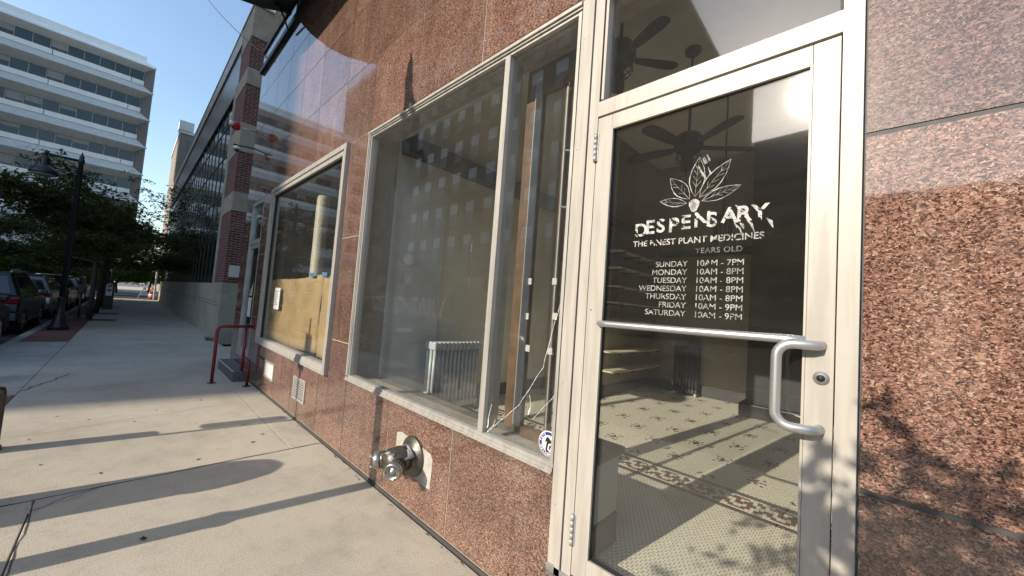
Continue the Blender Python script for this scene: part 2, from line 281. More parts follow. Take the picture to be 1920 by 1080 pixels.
# ------------------------------------------------------------------ geometry helper
ROOT = {}
def rootloc(o):
    return ROOT.get(o.name, Vector((0, 0, 0)))
class MB:
    def __init__(s): s.bm = bmesh.new()
    def box(s, x0, x1, y0, y1, z0, z1, bevel=0, mat=0):
        if x1 < x0: x0, x1 = x1, x0
        if y1 < y0: y0, y1 = y1, y0
        if z1 < z0: z0, z1 = z1, z0
        v = [s.bm.verts.new(p) for p in ((x0,y0,z0),(x1,y0,z0),(x1,y1,z0),(x0,y1,z0),(x0,y0,z1),(x1,y0,z1),(x1,y1,z1),(x0,y1,z1))]
        fs = [s.bm.faces.new([v[i] for i in q]) for q in ((0,3,2,1),(4,5,6,7),(0,1,5,4),(1,2,6,5),(2,3,7,6),(3,0,4,7))]
        for f in fs: f.material_index = mat
        if bevel:
            es = list({e for f in fs for e in f.edges})
            bmesh.ops.bevel(s.bm, geom=es, offset=bevel, segments=2, profile=.5, affect='EDGES')
        return s
    def hexa(s, p, bevel=0):
        """8 points: 4 bottom (ccw from above), 4 top"""
        v = [s.bm.verts.new(q) for q in p]
        fs = [s.bm.faces.new([v[i] for i in q]) for q in ((0,3,2,1),(4,5,6,7),(0,1,5,4),(1,2,6,5),(2,3,7,6),(3,0,4,7))]
        if bevel:
            es = list({e for f in fs for e in f.edges})
            bmesh.ops.bevel(s.bm, geom=es, offset=bevel, segments=3, profile=.5, affect='EDGES')
        return s
    def prism(s, pts, vec, bevel=0):
        """planar polygon extruded along vec"""
        vec = Vector(vec); a = [s.bm.verts.new(p) for p in pts]; b = [s.bm.verts.new(Vector(p) + vec) for p in pts]
        n = len(pts); fs = [s.bm.faces.new(a[::-1]), s.bm.faces.new(b)]
        for i in range(n): fs.append(s.bm.faces.new((a[i], a[(i+1) % n], b[(i+1) % n], b[i])))
        bmesh.ops.recalc_face_normals(s.bm, faces=fs)
        if bevel:
            es = list({e for f in fs for e in f.edges})
            bmesh.ops.bevel(s.bm, geom=es, offset=bevel, segments=2, profile=.5, affect='EDGES')
        return s
    def tube(s, pts, r, n=10, caps=True, smooth=True):
        pts = [Vector(p) for p in pts]; rs = r if isinstance(r, (list, tuple)) else [r] * len(pts)
        rings = []; up = None
        for i, p in enumerate(pts):
            if i == 0: t = pts[1] - p
            elif i == len(pts) - 1: t = p - pts[i-1]
            else: t = (pts[i+1] - p).normalized() + (p - pts[i-1]).normalized()
            t.normalize()
            if up is None:
                up = Vector((0, 0, 1)) if abs(t.z) < .9 else Vector((1, 0, 0))
            a = t.cross(up)
            if a.length < 1e-5: a = t.cross(Vector((0, 1, 0)))
            a.normalize(); b = a.cross(t).normalized(); up = b
            rings.append([s.bm.verts.new(p + (a * math.cos(k*2*PI/n) + b * math.sin(k*2*PI/n)) * rs[i]) for k in range(n)])
        for i in range(len(rings) - 1):
            for k in range(n):
                f = s.bm.faces.new((rings[i][k], rings[i][(k+1) % n], rings[i+1][(k+1) % n], rings[i+1][k])); f.smooth = smooth
        if caps:
            s.bm.faces.new(rings[0][::-1]); s.bm.faces.new(rings[-1])
        return s
    def lathe(s, base, prof, axis=(0, 0, 1), n=24, smooth=True):
        """prof: list of (radius, distance along axis)"""
        base = Vector(base); ax = Vector(axis).normalized()
        u = ax.cross(Vector((0, 0, 1)) if abs(ax.z) < .9 else Vector((1, 0, 0))).normalized(); w = ax.cross(u)
        rings = []
        for r, d in prof:
            c = base + ax * d
            if r < 1e-6: rings.append([s.bm.verts.new(c)])
            else: rings.append([s.bm.verts.new(c + (u * math.cos(k*2*PI/n) + w * math.sin(k*2*PI/n)) * r) for k in range(n)])
        for i in range(len(rings) - 1):
            A, B = rings[i], rings[i+1]
            for k in range(n):
                k2 = (k + 1) % n
                if len(A) == 1 and len(B) == 1: continue
                if len(A) == 1: f = s.bm.faces.new((A[0], B[k2], B[k]))
                elif len(B) == 1: f = s.bm.faces.new((A[k], A[k2], B[0]))
                else: f = s.bm.faces.new((A[k], A[k2], B[k2], B[k]))
                f.smooth = smooth
        if len(rings[0]) > 1: s.bm.faces.new(rings[0][::-1])
        if len(rings[-1]) > 1: s.bm.faces.new(rings[-1])
        return s
    def panel(s, q, t):
        """quad with thickness t along its normal"""
        q = [Vector(p) for p in q]; n = (q[1]-q[0]).cross(q[3]-q[0]).normalized() * t
        return s.hexa([*q, *[p + n for p in q]])
    def strip(s, pts, w, nrm, t=.0006):
        """flat ribbon following pts in a plane with normal nrm"""
        pts = [Vector(p) for p in pts]; nrm = Vector(nrm).normalized(); ws = w if isinstance(w, (list, tuple)) else [w]*len(pts)
        L_, R_ = [], []
        for i, p in enumerate(pts):
            a = pts[max(0, i-1)]; b = pts[min(len(pts)-1, i+1)]; d = (b - a).normalized(); sd = d.cross(nrm) * ws[i] * .5
            L_.append(s.bm.verts.new(p + sd + nrm*t)); R_.append(s.bm.verts.new(p - sd + nrm*t))
        for i in range(len(pts) - 1):
            s.bm.faces.new((L_[i], L_[i+1], R_[i+1], R_[i]))
        return s
    def build(s, name, mat, parent=None, smooth=False, recalc=True):
        if recalc: bmesh.ops.recalc_face_normals(s.bm, faces=s.bm.faces[:])
        me = bpy.data.meshes.new(name)
        loc = rootloc(parent) if parent else Vector((0, 0, 0))
        if loc.length: bmesh.ops.translate(s.bm, verts=s.bm.verts[:], vec=-loc)
        s.bm.to_mesh(me); s.bm.free()
        if smooth:
            for p in me.polygons: p.use_smooth = True
        for mm in (mat if isinstance(mat, (list, tuple)) else [mat]): me.materials.append(mm)
        o = bpy.data.objects.new(name, me); COL.objects.link(o)
        if parent: o.parent = parent; ROOT[o.name] = loc
        return o
def tag(o, label, cat, group=None, kind=None):
    if label: o['label'] = label
    if cat: o['category'] = cat
    if group: o['group'] = group
    if kind: o['kind'] = kind
    return o
def thing(name, label, cat, loc=(0, 0, 0), group=None):
    o = bpy.data.objects.new(name, None); COL.objects.link(o); o.location = loc; o.empty_display_size = .2
    ROOT[o.name] = Vector(loc); return tag(o, label, cat, group)
def struct(o): o['kind'] = 'structure'; return o
def copy_tree(o, loc=None, rz=None, parent=None):
    c = o.copy(); COL.objects.link(c)
    if parent: c.parent = parent
    for ch in list(o.children): copy_tree(ch, parent=c)
    if loc is not None: c.location = loc
    if rz is not None: c.rotation_euler = (0, 0, rz)
    return c
def cells(mb, ycuts, zcuts, holes, x0, x1, gap=0.0):
    """boxes for a wall grid with joints of width gap, leaving the holes open"""
    g = gap / 2
    for i in range(len(ycuts) - 1):
        for j in range(len(zcuts) - 1):
            ya, yb, za, zb = ycuts[i] + g, ycuts[i+1] - g, zcuts[j] + g, zcuts[j+1] - g
            ys = sorted({ya, yb, *[h for H in holes for h in H[:2] if ya < h < yb]})
            zs = sorted({za, zb, *[h for H in holes for h in H[2:] if za < h < zb]})
            for a in range(len(ys) - 1):
                run = None
                for b in range(len(zs) - 1):
                    cy, cz = (ys[a] + ys[a+1]) / 2, (zs[b] + zs[b+1]) / 2
                    if any(H[0] < cy < H[1] and H[2] < cz < H[3] for H in holes): continue
                    mb.box(x0, x1, ys[a], ys[a+1], zs[b], zs[b+1])

# ------------------------------------------------------------------ camera
cam = bpy.data.cameras.new('camera'); co = bpy.data.objects.new('camera', cam); COL.objects.link(co)
cam.sensor_width = 36; cam.lens = 36 * 690 / 1920; cam.clip_start = .02; cam.clip_end = 2000
CX, CY, CZ = (0.68862453, -0.72143644, 0.0729776), (0.09081073, -0.01404744, -0.99576909), (0.71940925, 0.69233817, 0.05584076)
co.matrix_world = Matrix(((CX[0], -CY[0], -CZ[0], -1.586), (CX[1], -CY[1], -CZ[1], 0), (CX[2], -CY[2], -CZ[2], 1.574), (0, 0, 0, 1)))
S.camera = co

# ------------------------------------------------------------------ light
SUN = Vector((-1, .14, .525)).normalized()
el = math.asin(SUN.z); rot = math.atan2(SUN.x, SUN.y)
w = bpy.data.worlds.new('World'); S.world = w; w.use_nodes = True
nt = w.node_tree; bg = nt.nodes['Background']; sky = nt.nodes.new('ShaderNodeTexSky'); sky.sky_type = 'NISHITA'; sky.sun_disc = False
sky.sun_elevation = el; sky.sun_rotation = rot % (2*PI); sky.air_density = 1.25; sky.dust_density = 1.0; sky.ozone_density = 1.9
nt.links.new(sky.outputs[0], bg.inputs['Color']); bg.inputs['Strength'].default_value = .15
sl = bpy.data.lights.new('sun', 'SUN'); so = bpy.data.objects.new('sun', sl); COL.objects.link(so)
sl.energy = 3.65; sl.angle = math.radians(.53); sl.color = (1, .885, .735)
so.rotation_euler = SUN.to_track_quat('Z', 'Y').to_euler(); so.location = (-20, 2, 12)
S.view_settings.view_transform = 'Standard'; S.view_settings.look = 'None'; S.view_settings.exposure = .80; S.view_settings.gamma = 1

# ------------------------------------------------------------------ ground
FL = .35                                                     # shop floor level
g = MB(); g.box(-300, 300, -200, 400, -.4, -.16); struct(g.build('ground', M['ground']))
g = MB(); g.box(-17, -3.36, -120, 47, -.3, -.13); g.box(-120, 60, 47.0, 62, -.3, -.126); struct(g.build('road', M['asphalt']))
g = MB()
for k in range(-6, 9): g.box(-10.25, -10.13, k*6, k*6+3, -.128, -.122)
for k in range(0, 7): g.box(-5.75, -5.65, 9 + k*6.0, 9.1 + k*6.0, -.128, -.1215); 
for k in range(8): g.box(-15.5 + k*1.5, -14.9 + k*1.5, 43.5, 46.2, -.128, -.122)
struct(g.build('road_marking', M['paint']))
g = MB(); g.box(-3.36, -3.20, -60, 46, -.3, .0, bevel=.012); struct(g.build('kerb', M['curb']))
sw = MB()
sw_y = [-20, -16, -12, -8, -4, .6, 4.165, 8.9, 12.4, 16, 19.6, 23.2, 26.8, 30.4, 34, 37.6, 41.2, 46]
for a, b in zip(sw_y[:-1], sw_y[1:]):
    j = .004
    if b <= 4.2:
        sw.box(-1.90 + j, -.012, a + j, b - j, -.12, 0, bevel=.004); sw.box(-3.195, -1.90 - j, a + j, b - j, -.12, -.001, bevel=.004)
    elif b < 9:
        sw.box(-.305 + .003, -.012, a + j, b - j, -.12, 0, bevel=.003); sw.box(-2.455 + j, -.305 - .003, a + j, b - j, -.12, 0, bevel=.003)
    else:
        sw.box(-2.455 + j, .33 if a > 9.3 else -.012, a + j, b - j, -.12, 0, bevel=.004)
        if a > 9.3: continue
sw.box(-.008, 1.8, 9.5, 12.396, -.12, -.002); sw.box(-2.451, -.0, 44, 44.01, -.1, -.05)
side = struct(sw.build('sidewalk', M['side']))
g = MB(); g.box(-3.197, .33, -20, 46, -.14, -.012); struct(g.build('sidewalk_bed', M['seam']))
g = MB(); g.box(-3.196, -2.459, 4.17, 6.0, -.1, -.002); g.box(-3.196, -2.459, 7.9, 13.9, -.1, -.003); struct(g.build('pavement_apron', M['side2']))
g = MB()
for a, b in ((6.004, 7.896), (13.904, 46)): g.box(-3.196, -2.459, a, b, -.1, -.004)
struct(g.build('brick_paving', M['pave']))
# cracks and worn joint patch, lying in the sidewalk surface
ck = MB()
def wander(a, b, n, amp, seed):
    r = random.Random(seed); a = Vector(a); b = Vector(b); d = (b - a); sd = Vector((-d.y, d.x, 0)).normalized(); o = []
    off = 0
    for i in range(n + 1):
        off = off*.7 + r.uniform(-amp, amp) if 0 < i < n else 0
        o.append(a + d*(i/n) + sd*off)
    return o
ck.strip(wander((-.02, 4.165, .0015), (-2.40, 4.168, .0015), 26, .008, 3), [random.uniform(.007, .014) for _ in range(27)], (0, 0, 1))
ck.strip(wander((-1.55, 4.17, .0022), (-1.90, 3.98, .0022), 9, .015, 4), .008, (0, 0, 1))
ck.strip(wander((-1.90, 4.14, .0017), (-1.885, 2.3, .0017), 22, .008, 5), [random.uniform(.004, .011) for _ in range(23)], (0, 0, 1))
ck.strip(wander((-2.40, 5.8, .0017), (-.35, 6.25, .0017), 24, .02, 6), .004, (0, 0, 1))
ck.strip(wander((-2.44, 8.1, .0017), (-2.1, 9.3, .0017), 10, .03, 8), .02, (0, 0, 1))
c = ck.build('crack', M['seam'], side, recalc=False)
sp = MB()
r = random.Random(12)
pt = [(-1.60, 4.15), (-1.70, 4.20), (-1.84, 4.17), (-1.93, 4.05), (-1.90, 3.93), (-1.82, 4.0), (-1.70, 4.04)]
sp.bm.faces.new([sp.bm.verts.new((x, y, .0012)) for x, y in pt])
sp.build('spalled_patch', M['curb'], side)
# opposite pavement and the strip at the building foot
g = MB(); g.box(-24.2, -17, -80, 46, -.3, .0, bevel=.01); struct(g.build('opposite_pavement', M['side2']))
g = MB(); g.box(-120, 60, 62, 140, -.3, -.02); struct(g.build('far_pavement', M['side2']))

# ------------------------------------------------------------------ granite storefront building
B = thing('storefront_building', 'red granite shop building with large empty windows and a cream framed glass door', 'building')
LEDGE = 6.2
DOOR = (.012, 1.13, 0.30, 3.27); WIN = (1.13, 3.71, .755, 3.27); LWIN = (4.20, 7.33, .70, 3.30); RDOOR = (7.95, 8.90, .28, 3.28)
holes = [DOOR, WIN, LWIN, RDOOR]
ycuts = [-6.7, -5.85, -5.0, -4.14, -3.28, -2.43, -1.57, -.72 + .2, .275, 1.13, 1.985, 2.84, 3.71, 4.55, 5.405, 6.26, 7.115, 7.97, 8.825, 9.45]
ycuts = [-6.5, -3.6, -1.8, .012, 1.13, 1.985, 2.84, 3.71, 4.455, 5.405, 6.26, 7.115, 7.97, 8.825, 9.45]
zcuts = [.03, 1.10, 2.21, 3.30, 4.11, 4.88, 5.60, LEDGE]
mb = MB(); cells(mb, ycuts[3:], zcuts, holes, 0, .0075, gap=.011); cells(mb, ycuts[:4], zcuts, [], 0, .0075, gap=.016)
# window bays keep flush reveals
mb.box(0.012, .30, 9.442, 9.45, .03, LEDGE)
mb.build('granite_cladding', M['granite'], B)
mb = MB(); cells(mb, [-6.5, 9.44], [-.1, 6.6], holes, .0045, .25); mb.build('backing_wall', M['grout'], B)
mb = MB(); mb.box(.0035, .0044, -6.5, .010, .03, LEDGE); mb.build('joint_seal', M['charcoal'], B)
mb = MB(); mb.box(-.006, .004, -6.5, 9.45, .0, .026); mb.build('base_seam', M['seam'], B)
mb = MB(); mb.box(-.05, .004, -6.5, 9.46, 6.2, 6.30); mb.build('metal_ledge', M['black'], B)
mb = MB()
for a, b in zip(ycuts[:-1], ycuts[1:]): mb.box(-.004, .2, a + .003, b - .003, 6.302, 6.66)
mb.build('granite_fascia', M['granite'], B)
mb = MB(); mb.box(-.03, .3, -6.5, 9.46, 6.662, 6.72); mb.build('coping', M['black'], B)
mb = MB(); mb.box(.06, .4, -6.5, 9.2, 6.722, 15); mb.box(.402, 12, 9.0, 9.2, 6.6, 15); mb.build('upper_wall', M['buffbrick'], B)
mb = MB(); mb.box(.252, 12, 9.25, 9.44, -.1, 6.6); mb.build('end_wall', M['brownbrick'], B)
mb = MB(); mb.box(.402, 12, -6.5, 8.99, 14.7, 15); mb.build('roof', M['charcoal'], B)
# --- door frame
fr = MB()
fr.box(-.028, .09, .012, .064, .33, 3.268)                    # right jamb
fr.box(-.022, .09, .988, 1.040, .33, 3.268); fr.box(-.030, .09, 1.046, 1.078, .30, 3.268); fr.box(-.018, .09, 1.083, 1.126, .30, 3.268)
fr.box(-.026, .09, .0645, .9875, 2.572, 2.648)                # transom bar
fr.box(-.026, .09, .0645, .9875, 3.215, 3.268)
fr.build('door_frame', M['cream'], B)
mb = MB(); mb.box(-.012, .08, 1.0405, 1.0455, .33, 3.26); mb.box(-.012, .08, 1.0785, 1.0825, .33, 3.26); mb.box(.0, .06, .0645, .987, 2.566, 2.5715); mb.build('frame_gap', M['gasket'], B)
mb = MB(); mb.box(-.42, .30, -.05, 1.14, .0, .165, bevel=.008); mb.box(-.06, .30, -.02, 1.14, .165, .298, bevel=.006); mb.build('door_step', M['granite'], B)
mb = MB(); mb.box(-.03, .12, .0645, 1.126, .299, .334); mb.build('threshold', M['steel'], B)
tw = MB(); tw.box(.018, .026, .066, .987, 2.649, 3.214); tp = tw.build('transom_pane', M['doorglass'], B)
mb = MB()
for a in ((.066, .074, 2.649, 3.214), (.975, .987, 2.649, 3.214)): mb.box(-.004, .03, *a)
mb.box(-.004, .03, .0745, .9745, 2.649, 2.655); mb.build('transom_gasket', M['gasket'], B)
mb = MB(); mb.box(-.027, .03, .960, .974, 2.656, 3.214); mb.build('transom_stop', M['cream'], B)
# --- door leaf
lf = MB()
lf.box(-.022, .024, .0675, .140, .345, 2.563, bevel=.002); lf.box(-.022, .024, .908, .985, .345, 2.563, bevel=.002)
lf.box(-.0225, .0235, .1405, .9075, 2.495, 2.5625, bevel=.002); lf.box(-.0225, .0235, .1405, .9075, .345, .447, bevel=.002)
D = lf.build('door', M['cream'], B)
gk = MB()
gk.box(-.010, .012, .1405, .1445, .4475, 2.4945); gk.box(-.010, .012, .899, .9075, .4475, 2.4945); gk.box(-.010, .012, .145, .8985, 2.488, 2.4945); gk.box(-.010, .012, .145, .8985, .4475, .452)
gk.build('gasket', M['gasket'], D)
mb = MB(); mb.box(-.024, -.011, .1405, .1475, .4475, 2.4945); mb.box(-.024, -.011, .148, .899, 2.487, 2.4945); mb.box(-.024, -.011, .8995, .9075, .4475, 2.4945); mb.build('glazing_bead', M['cream'], D)
pn = MB(); pn.hexa([(-.0125, .145, .452), (-.0065, .145, .452), (.0135, .8985, .452), (.0075, .8985, .452), (-.0125, .145, 2.488), (-.0065, .145, 2.488), (.0135, .8985, 2.488), (.0075, .8985, 2.488)]); pn.build('glass_pane', M['doorglass'], D)
def arc(c, u, v, r, a0, a1, n=7):
    c, u, v = Vector(c), Vector(u), Vector(v)
    return [c + u*r*math.cos(a0 + (a1-a0)*i/n) + v*r*math.sin(a0 + (a1-a0)*i/n) for i in range(n+1)]
# pull handle: two legs out of the stile, swung over the glass
ph = MB(); o_ = Vector((-.075, .175, 0)); rr_ = .05
pts = [Vector((-.02, .100, 1.527)), Vector((-.055, .108, 1.527))]
u = Vector((-.02, .055, 0)).normalized()
a_ = Vector((-.066, .125, 1.527)); b_ = Vector((-.076, .165, 1.527))
pts += [a_, b_]
for k in range(1, 7):
    t = k/6*PI/2; pts.append(Vector((-.076 - .004*math.sin(t), .165 + .045*math.sin(t), 1.527 - .045*(1 - math.cos(t)))))
for k in range(0, 7):
    t = k/6*PI/2; pts.append(Vector((-.080 + .004*(1 - math.cos(t)), .210 - .045*(1 - math.cos(t)), 1.305 - .045*math.sin(t))))
pts += [Vector((-.066, .125, 1.26)), Vector((-.055, .108, 1.26)), Vector((-.02, .100, 1.26))]
ph.tube(pts, .0155, n=16); ph.build('pull_handle', M['steel'], D)
pb = MB(); pb.tube([(-.034, .905, 1.535), (-.052, .885, 1.535), (-.056, .85, 1.535), (-.056, .5, 1.537), (-.056, .19, 1.54), (-.05, .14, 1.54)], .0145, n=14); pb.build('push_bar', M['steel'], D)
lk = MB(); lk.lathe((-.022, .0985, 1.424), [(.021, 0), (.021, .004), (.016, .009), (.0155, .012), (0, .012)], (-1, 0, 0)); lo = lk.build('lock_cylinder', M['steel'], D)
mb = MB(); mb.lathe((-.034, .0985, 1.424), [(.011, 0), (.011, .0012), (0, .0012)], (-1, 0, 0)); mb.box(-.0365, -.0345, .0975, .0995, 1.416, 1.432); mb.build('keyhole', M['black'], D)
for z in (2.41, .55):
    h = MB()
    for k in range(5): h.lathe((-.032, .988, z - .07 + k*.0285), [(.0001, 0), (.0085, 0), (.0085, .0265), (.0001, .0265)], n=12)
    h.box(-.026, -.0225, .975, 1.0, z - .07, z + .07); h.build('hinge', M['alum2'], D)
mb = MB(); mb.lathe((-.022, .962, 1.60), [(.006, 0), (.005, .003), (0, .004)], (-1, 0, 0), n=12); mb.build('screw', M['steel'], D)

for z in (.62, 1.22, 1.83, 2.44, 3.05):
    mb = MB(); mb.lathe((-.018, 1.105, z), [(.006, 0), (.0055, .0015), (.002, .0018), (0, .0008)], (-1, 0, 0), n=12); mb.build('screw', M['alum2'], B)
for y in (1.30, 1.95, 2.60, 3.25):
    mb = MB(); mb.lathe((-.0245, y, .777), [(.005, 0), (.0045, .0012), (0, .0012)], (-1, 0, 0), n=12); mb.build('screw', M['alum2'], B)
# --- lettering on the door glass
def text_mesh(body, size, y, z, x, align='LEFT', bold=0.0, spacing=1.0, scrape=0.0, seed=0, fine=.006):
    cu = bpy.data.curves.new('txt', 'FONT'); cu.body = body; cu.size = size; cu.align_x = align; cu.offset = bold; cu.space_character = spacing; cu.extrude = .0003
    ob = bpy.data.objects.new('txt', cu); COL.objects.link(ob)
    dg = bpy.context.evaluated_depsgraph_get(); me = bpy.data.meshes.new_from_object(ob.evaluated_get(dg))
    bpy.data.objects.remove(ob); bm = bmesh.new(); bm.from_mesh(me); bpy.data.meshes.remove(me)
    if scrape:
        bmesh.ops.triangulate(bm, faces=bm.faces[:])
        for _ in range(5):
            es = [e for e in bm.edges if e.calc_length() > fine]
            if not es: break
            bmesh.ops.subdivide_edges(bm, edges=es, cuts=1); bmesh.ops.triangulate(bm, faces=[f for f in bm.faces if len(f.verts) > 3])
        kill = []
        for f in bm.faces:
            c = f.calc_center_median(); q = Vector((c.x*32 + seed*7.1, c.y*60 + c.x*40, seed))
            if noise.noise(q) + .45*noise.noise(q*2.7) > scrape: kill.append(f)
        bmesh.ops.delete(bm, geom=kill, context='FACES')
    # text x -> world -y, text y -> world z
    bm.transform(Matrix(((0, 0, -1, x), (-1, 0, 0, y), (0, 1, 0, z), (0, 0, 0, 1))))
    return bm
def xg(y): return -.0136 + (y - .145)/.7535*.020                # outer face of the glass
T = []
def add_text(mbh, *a, **k):
    bm = text_mesh(*a, **k); me = bpy.data.meshes.new('t'); bm.to_mesh(me); bm.free(); mbh.bm.from_mesh(me); bpy.data.meshes.remove(me)
tb = MB(); word = 'DESPENSARY'
yy = .772
for i, ch in enumerate(word):
    add_text(tb, ch, .082 + .004*(i % 2), yy, 1.945 + (.006 if i % 3 else 0) + i*.0022, xg(yy - .03) - .0008, bold=.0018, scrape=.34 if i < 9 else .2, seed=i, fine=.007); yy -= .0515
# scrape streaks through the last letters and the top
r = random.Random(5)
for k in range(7):
    y0 = r.uniform(.26, .40); z0 = r.uniform(1.95, 2.04); ln = r.uniform(.025, .07)
    tb.strip([(xg(y0) - .001, y0, z0), (xg(y0) - .001, y0 - ln*.35, z0 - ln*.4), (xg(y0) - .001, y0 - ln*.55, z0 - ln)], [.002, r.uniform(.004, .013), .002], (-1, 0, 0))
tb.build('shop_name', M['vinyl'], D, recalc=False)
WV = veil('worn_vinyl', (.70, .70, .68), .33)
def line_part(body, size, y, z, off, mat, **k):
    t = MB(); add_text(t, body, size, y, z, xg(y - .15) - off, **k); t.build('lettering', mat, D, recalc=False)
line_part('THE FINEST PLANT MEDICINES', .036, .772, 1.897, .0035, M['vinylfaint'], bold=.0005, spacing=1.02, scrape=.22, seed=3, fine=.006)
line_part('YEARS OLD', .030, .50, 1.852, .0035, veil('residue_vinyl', (.6, .6, .57), .13), bold=.0003, spacing=1.1, scrape=0, seed=9, fine=.006)
days = [('SUNDAY', '10AM - 7PM'), ('MONDAY', '10AM - 8PM'), ('TUESDAY', '10AM - 8PM'), ('WEDNESDAY', '10AM - 8PM'), ('THURSDAY', '10AM - 8PM'), ('FRIDAY', '10AM - 9PM'), ('SATURDAY', '10AM - 9PM')]
for i, (d, h) in enumerate(days):
    z = 1.800 - i*.0345
    line_part(d, .0335, .528, z, .002, WV, align='RIGHT', bold=.0, scrape=.55, seed=20 + i, fine=.006)
    line_part(h, .0335, .497, z, .002, WV, bold=.0, scrape=.52, seed=40 + i, fine=.006)
# leaf emblem: five outlined leaves with veins round a bulb, partly scraped
em = MB(); C0 = (.515, 2.060)
def leafshape(ang, ln, wd, base=.03):
    """outline (y to the left, z up) of a pointed leaf starting near C0"""
    ca, sa = math.cos(ang), math.sin(ang); out = []
    prof = [(0, 0), (.15, .55), (.35, .95), (.5, 1), (.7, .78), (.88, .35), (1, 0)]
    def P(t, s_): 
        a = base + t*ln; b = s_*wd
        y = C0[0] - (a*ca - b*sa); z = C0[1] + a*sa + b*ca
        return Vector((xg(y) - .0012, y, z))
    return [P(t, s_) for t, s_ in prof], [P(t, -s_) for t, s_ in prof], P
rl = random.Random(3)
for ang, ln, wd in ((1.50, .165, .030), (.88, .175, .029), (.28, .145, .022), (2.25, .135, .028), (2.92, .118, .018)):
    a, b, P = leafshape(ang, ln, wd)
    em.strip(a, [.001, .0025, .0035, .004, .0032, .0025, .001], (-1, 0, 0)); em.strip(b, [.001, .0022, .002, .003, .002, .0015, .001], (-1, 0, 0))
    em.strip([P(0, 0), P(.5, .05), P(.95, 0)], [.0015, .001, .0006], (-1, 0, 0))
    for t in (.25, .4, .55, .7):
        if rl.random() < .75: em.strip([P(t, 0), P(t + .14, .55)], .0012, (-1, 0, 0))
        if rl.random() < .75: em.strip([P(t, 0), P(t + .14, -.55)], .0012, (-1, 0, 0))
bl = []
for k in range(12):
    t = k*2*PI/12; bl.append((xg(C0[0]) - .0015, C0[0] + .02*math.cos(t)*(1 + .2*math.sin(3*t)), C0[1] - .006 + .028*math.sin(t)))
em.bm.faces.new([em.bm.verts.new(p) for p in bl])
for k in range(7):
    y0 = C0[0] - rl.uniform(-.01, .05); z0 = C0[1] + rl.uniform(.10, .2)
    em.strip([(xg(y0) - .001, y0, z0), (xg(y0) - .001, y0 - .012, z0 - .03)], [.002, .008], (-1, 0, 0))
em.build('leaf_emblem', M['vinyl'], D, recalc=False)

# --- big shop window
fw = MB()
fw.box(-.020, .06, 3.655, 3.705, .80, 3.265); fw.box(-.010, .06, 3.638, 3.6545, .80, 3.225); fw.box(-.026, -.0205, 3.668, 3.692, .80, 3.25)
fw.box(-.024, .06, 1.131, 3.705, .757, .785); fw.box(-.016, .06, 1.131, 3.6545, .7855, .806); fw.box(-.034, -.0245, 1.131, 3.705, .757, .768)
fw.box(-.018, .06, 1.131, 3.6545, 3.232, 3.268); fw.box(-.030, -.0185, 1.131, 3.70, 3.245, 3.262); fw.box(-.006, .06, 1.131, 3.6375, 3.214, 3.2315)
fw.box(-.020, .06, 1.131, 1.150, .8065, 3.2135)
W = fw.build('shop_window', M['alum'], B)
mb = MB(); mb.box(-.014, .05, 1.677, 1.722, .8065, 3.2135); mb.box(.0505, .125, 1.69, 1.715, .8065, 3.2135); mb.build('mullion', M['alum'], W)
mb = MB(); mb.box(.018, .024, 1.7225, 3.6375, .8065, 3.2135); mb.build('glass_pane', M['glass'], W)
mb = MB(); mb.box(.018, .024, 1.1505, 1.6765, .8065, 3.2135); mb.build('glass_pane', M['glass'], W)
cr = MB()
def yzline(p, n=14, amp=.004, seed=1, x=.0165):
    r = random.Random(seed); o = []
    for (a, b) in zip(p[:-1], p[1:]):
        for i in range(n): t = i/n; o.append(Vector((x, a[0] + (b[0]-a[0])*t + r.uniform(-amp, amp), a[1] + (b[1]-a[1])*t + r.uniform(-amp, amp))))
    o.append(Vector((x, *p[-1]))); return o
cr.strip(yzline([(1.15, 1.70), (1.20, 1.53), (1.265, 1.265), (1.42, 1.03), (1.66, .81)], 5, .003), .0022, (-1, 0, 0))
cr.strip(yzline([(1.665, .83), (1.655, .93), (1.64, .98)], 4, .003, 2), [.006]*3 + [.003]*6, (-1, 0, 0))
cr.strip(yzline([(1.665, .81), (1.61, .87), (1.60, .90)], 4, .003, 3), .0025, (-1, 0, 0))
cr.strip(yzline([(1.31, .98), (1.22, 1.08), (1.17, 1.14)], 4, .002, 4), .0015, (-1, 0, 0))
cr.strip(yzline([(1.345, .99), (1.33, 1.05), (1.345, 1.10)], 4, .002, 5), [.005]*4 + [.002]*5, (-1, 0, 0))
cr.build('glass_crack', M['crackglass'], W, recalc=False)
gh = MB(); add_text(gh, 'DESPENSARY', .20, 3.36, 1.47, .0168, bold=.004, spacing=1.0, scrape=.3, seed=2, fine=.03); gh.build('lettering', M['ghost'], W, recalc=False)
gh = MB(); add_text(gh, 'PLANT MEDICINES', .075, 2.75, 1.33, .0168, scrape=.25, seed=4, fine=.03)
gh.build('lettering', M['ghost'], W, recalc=False)
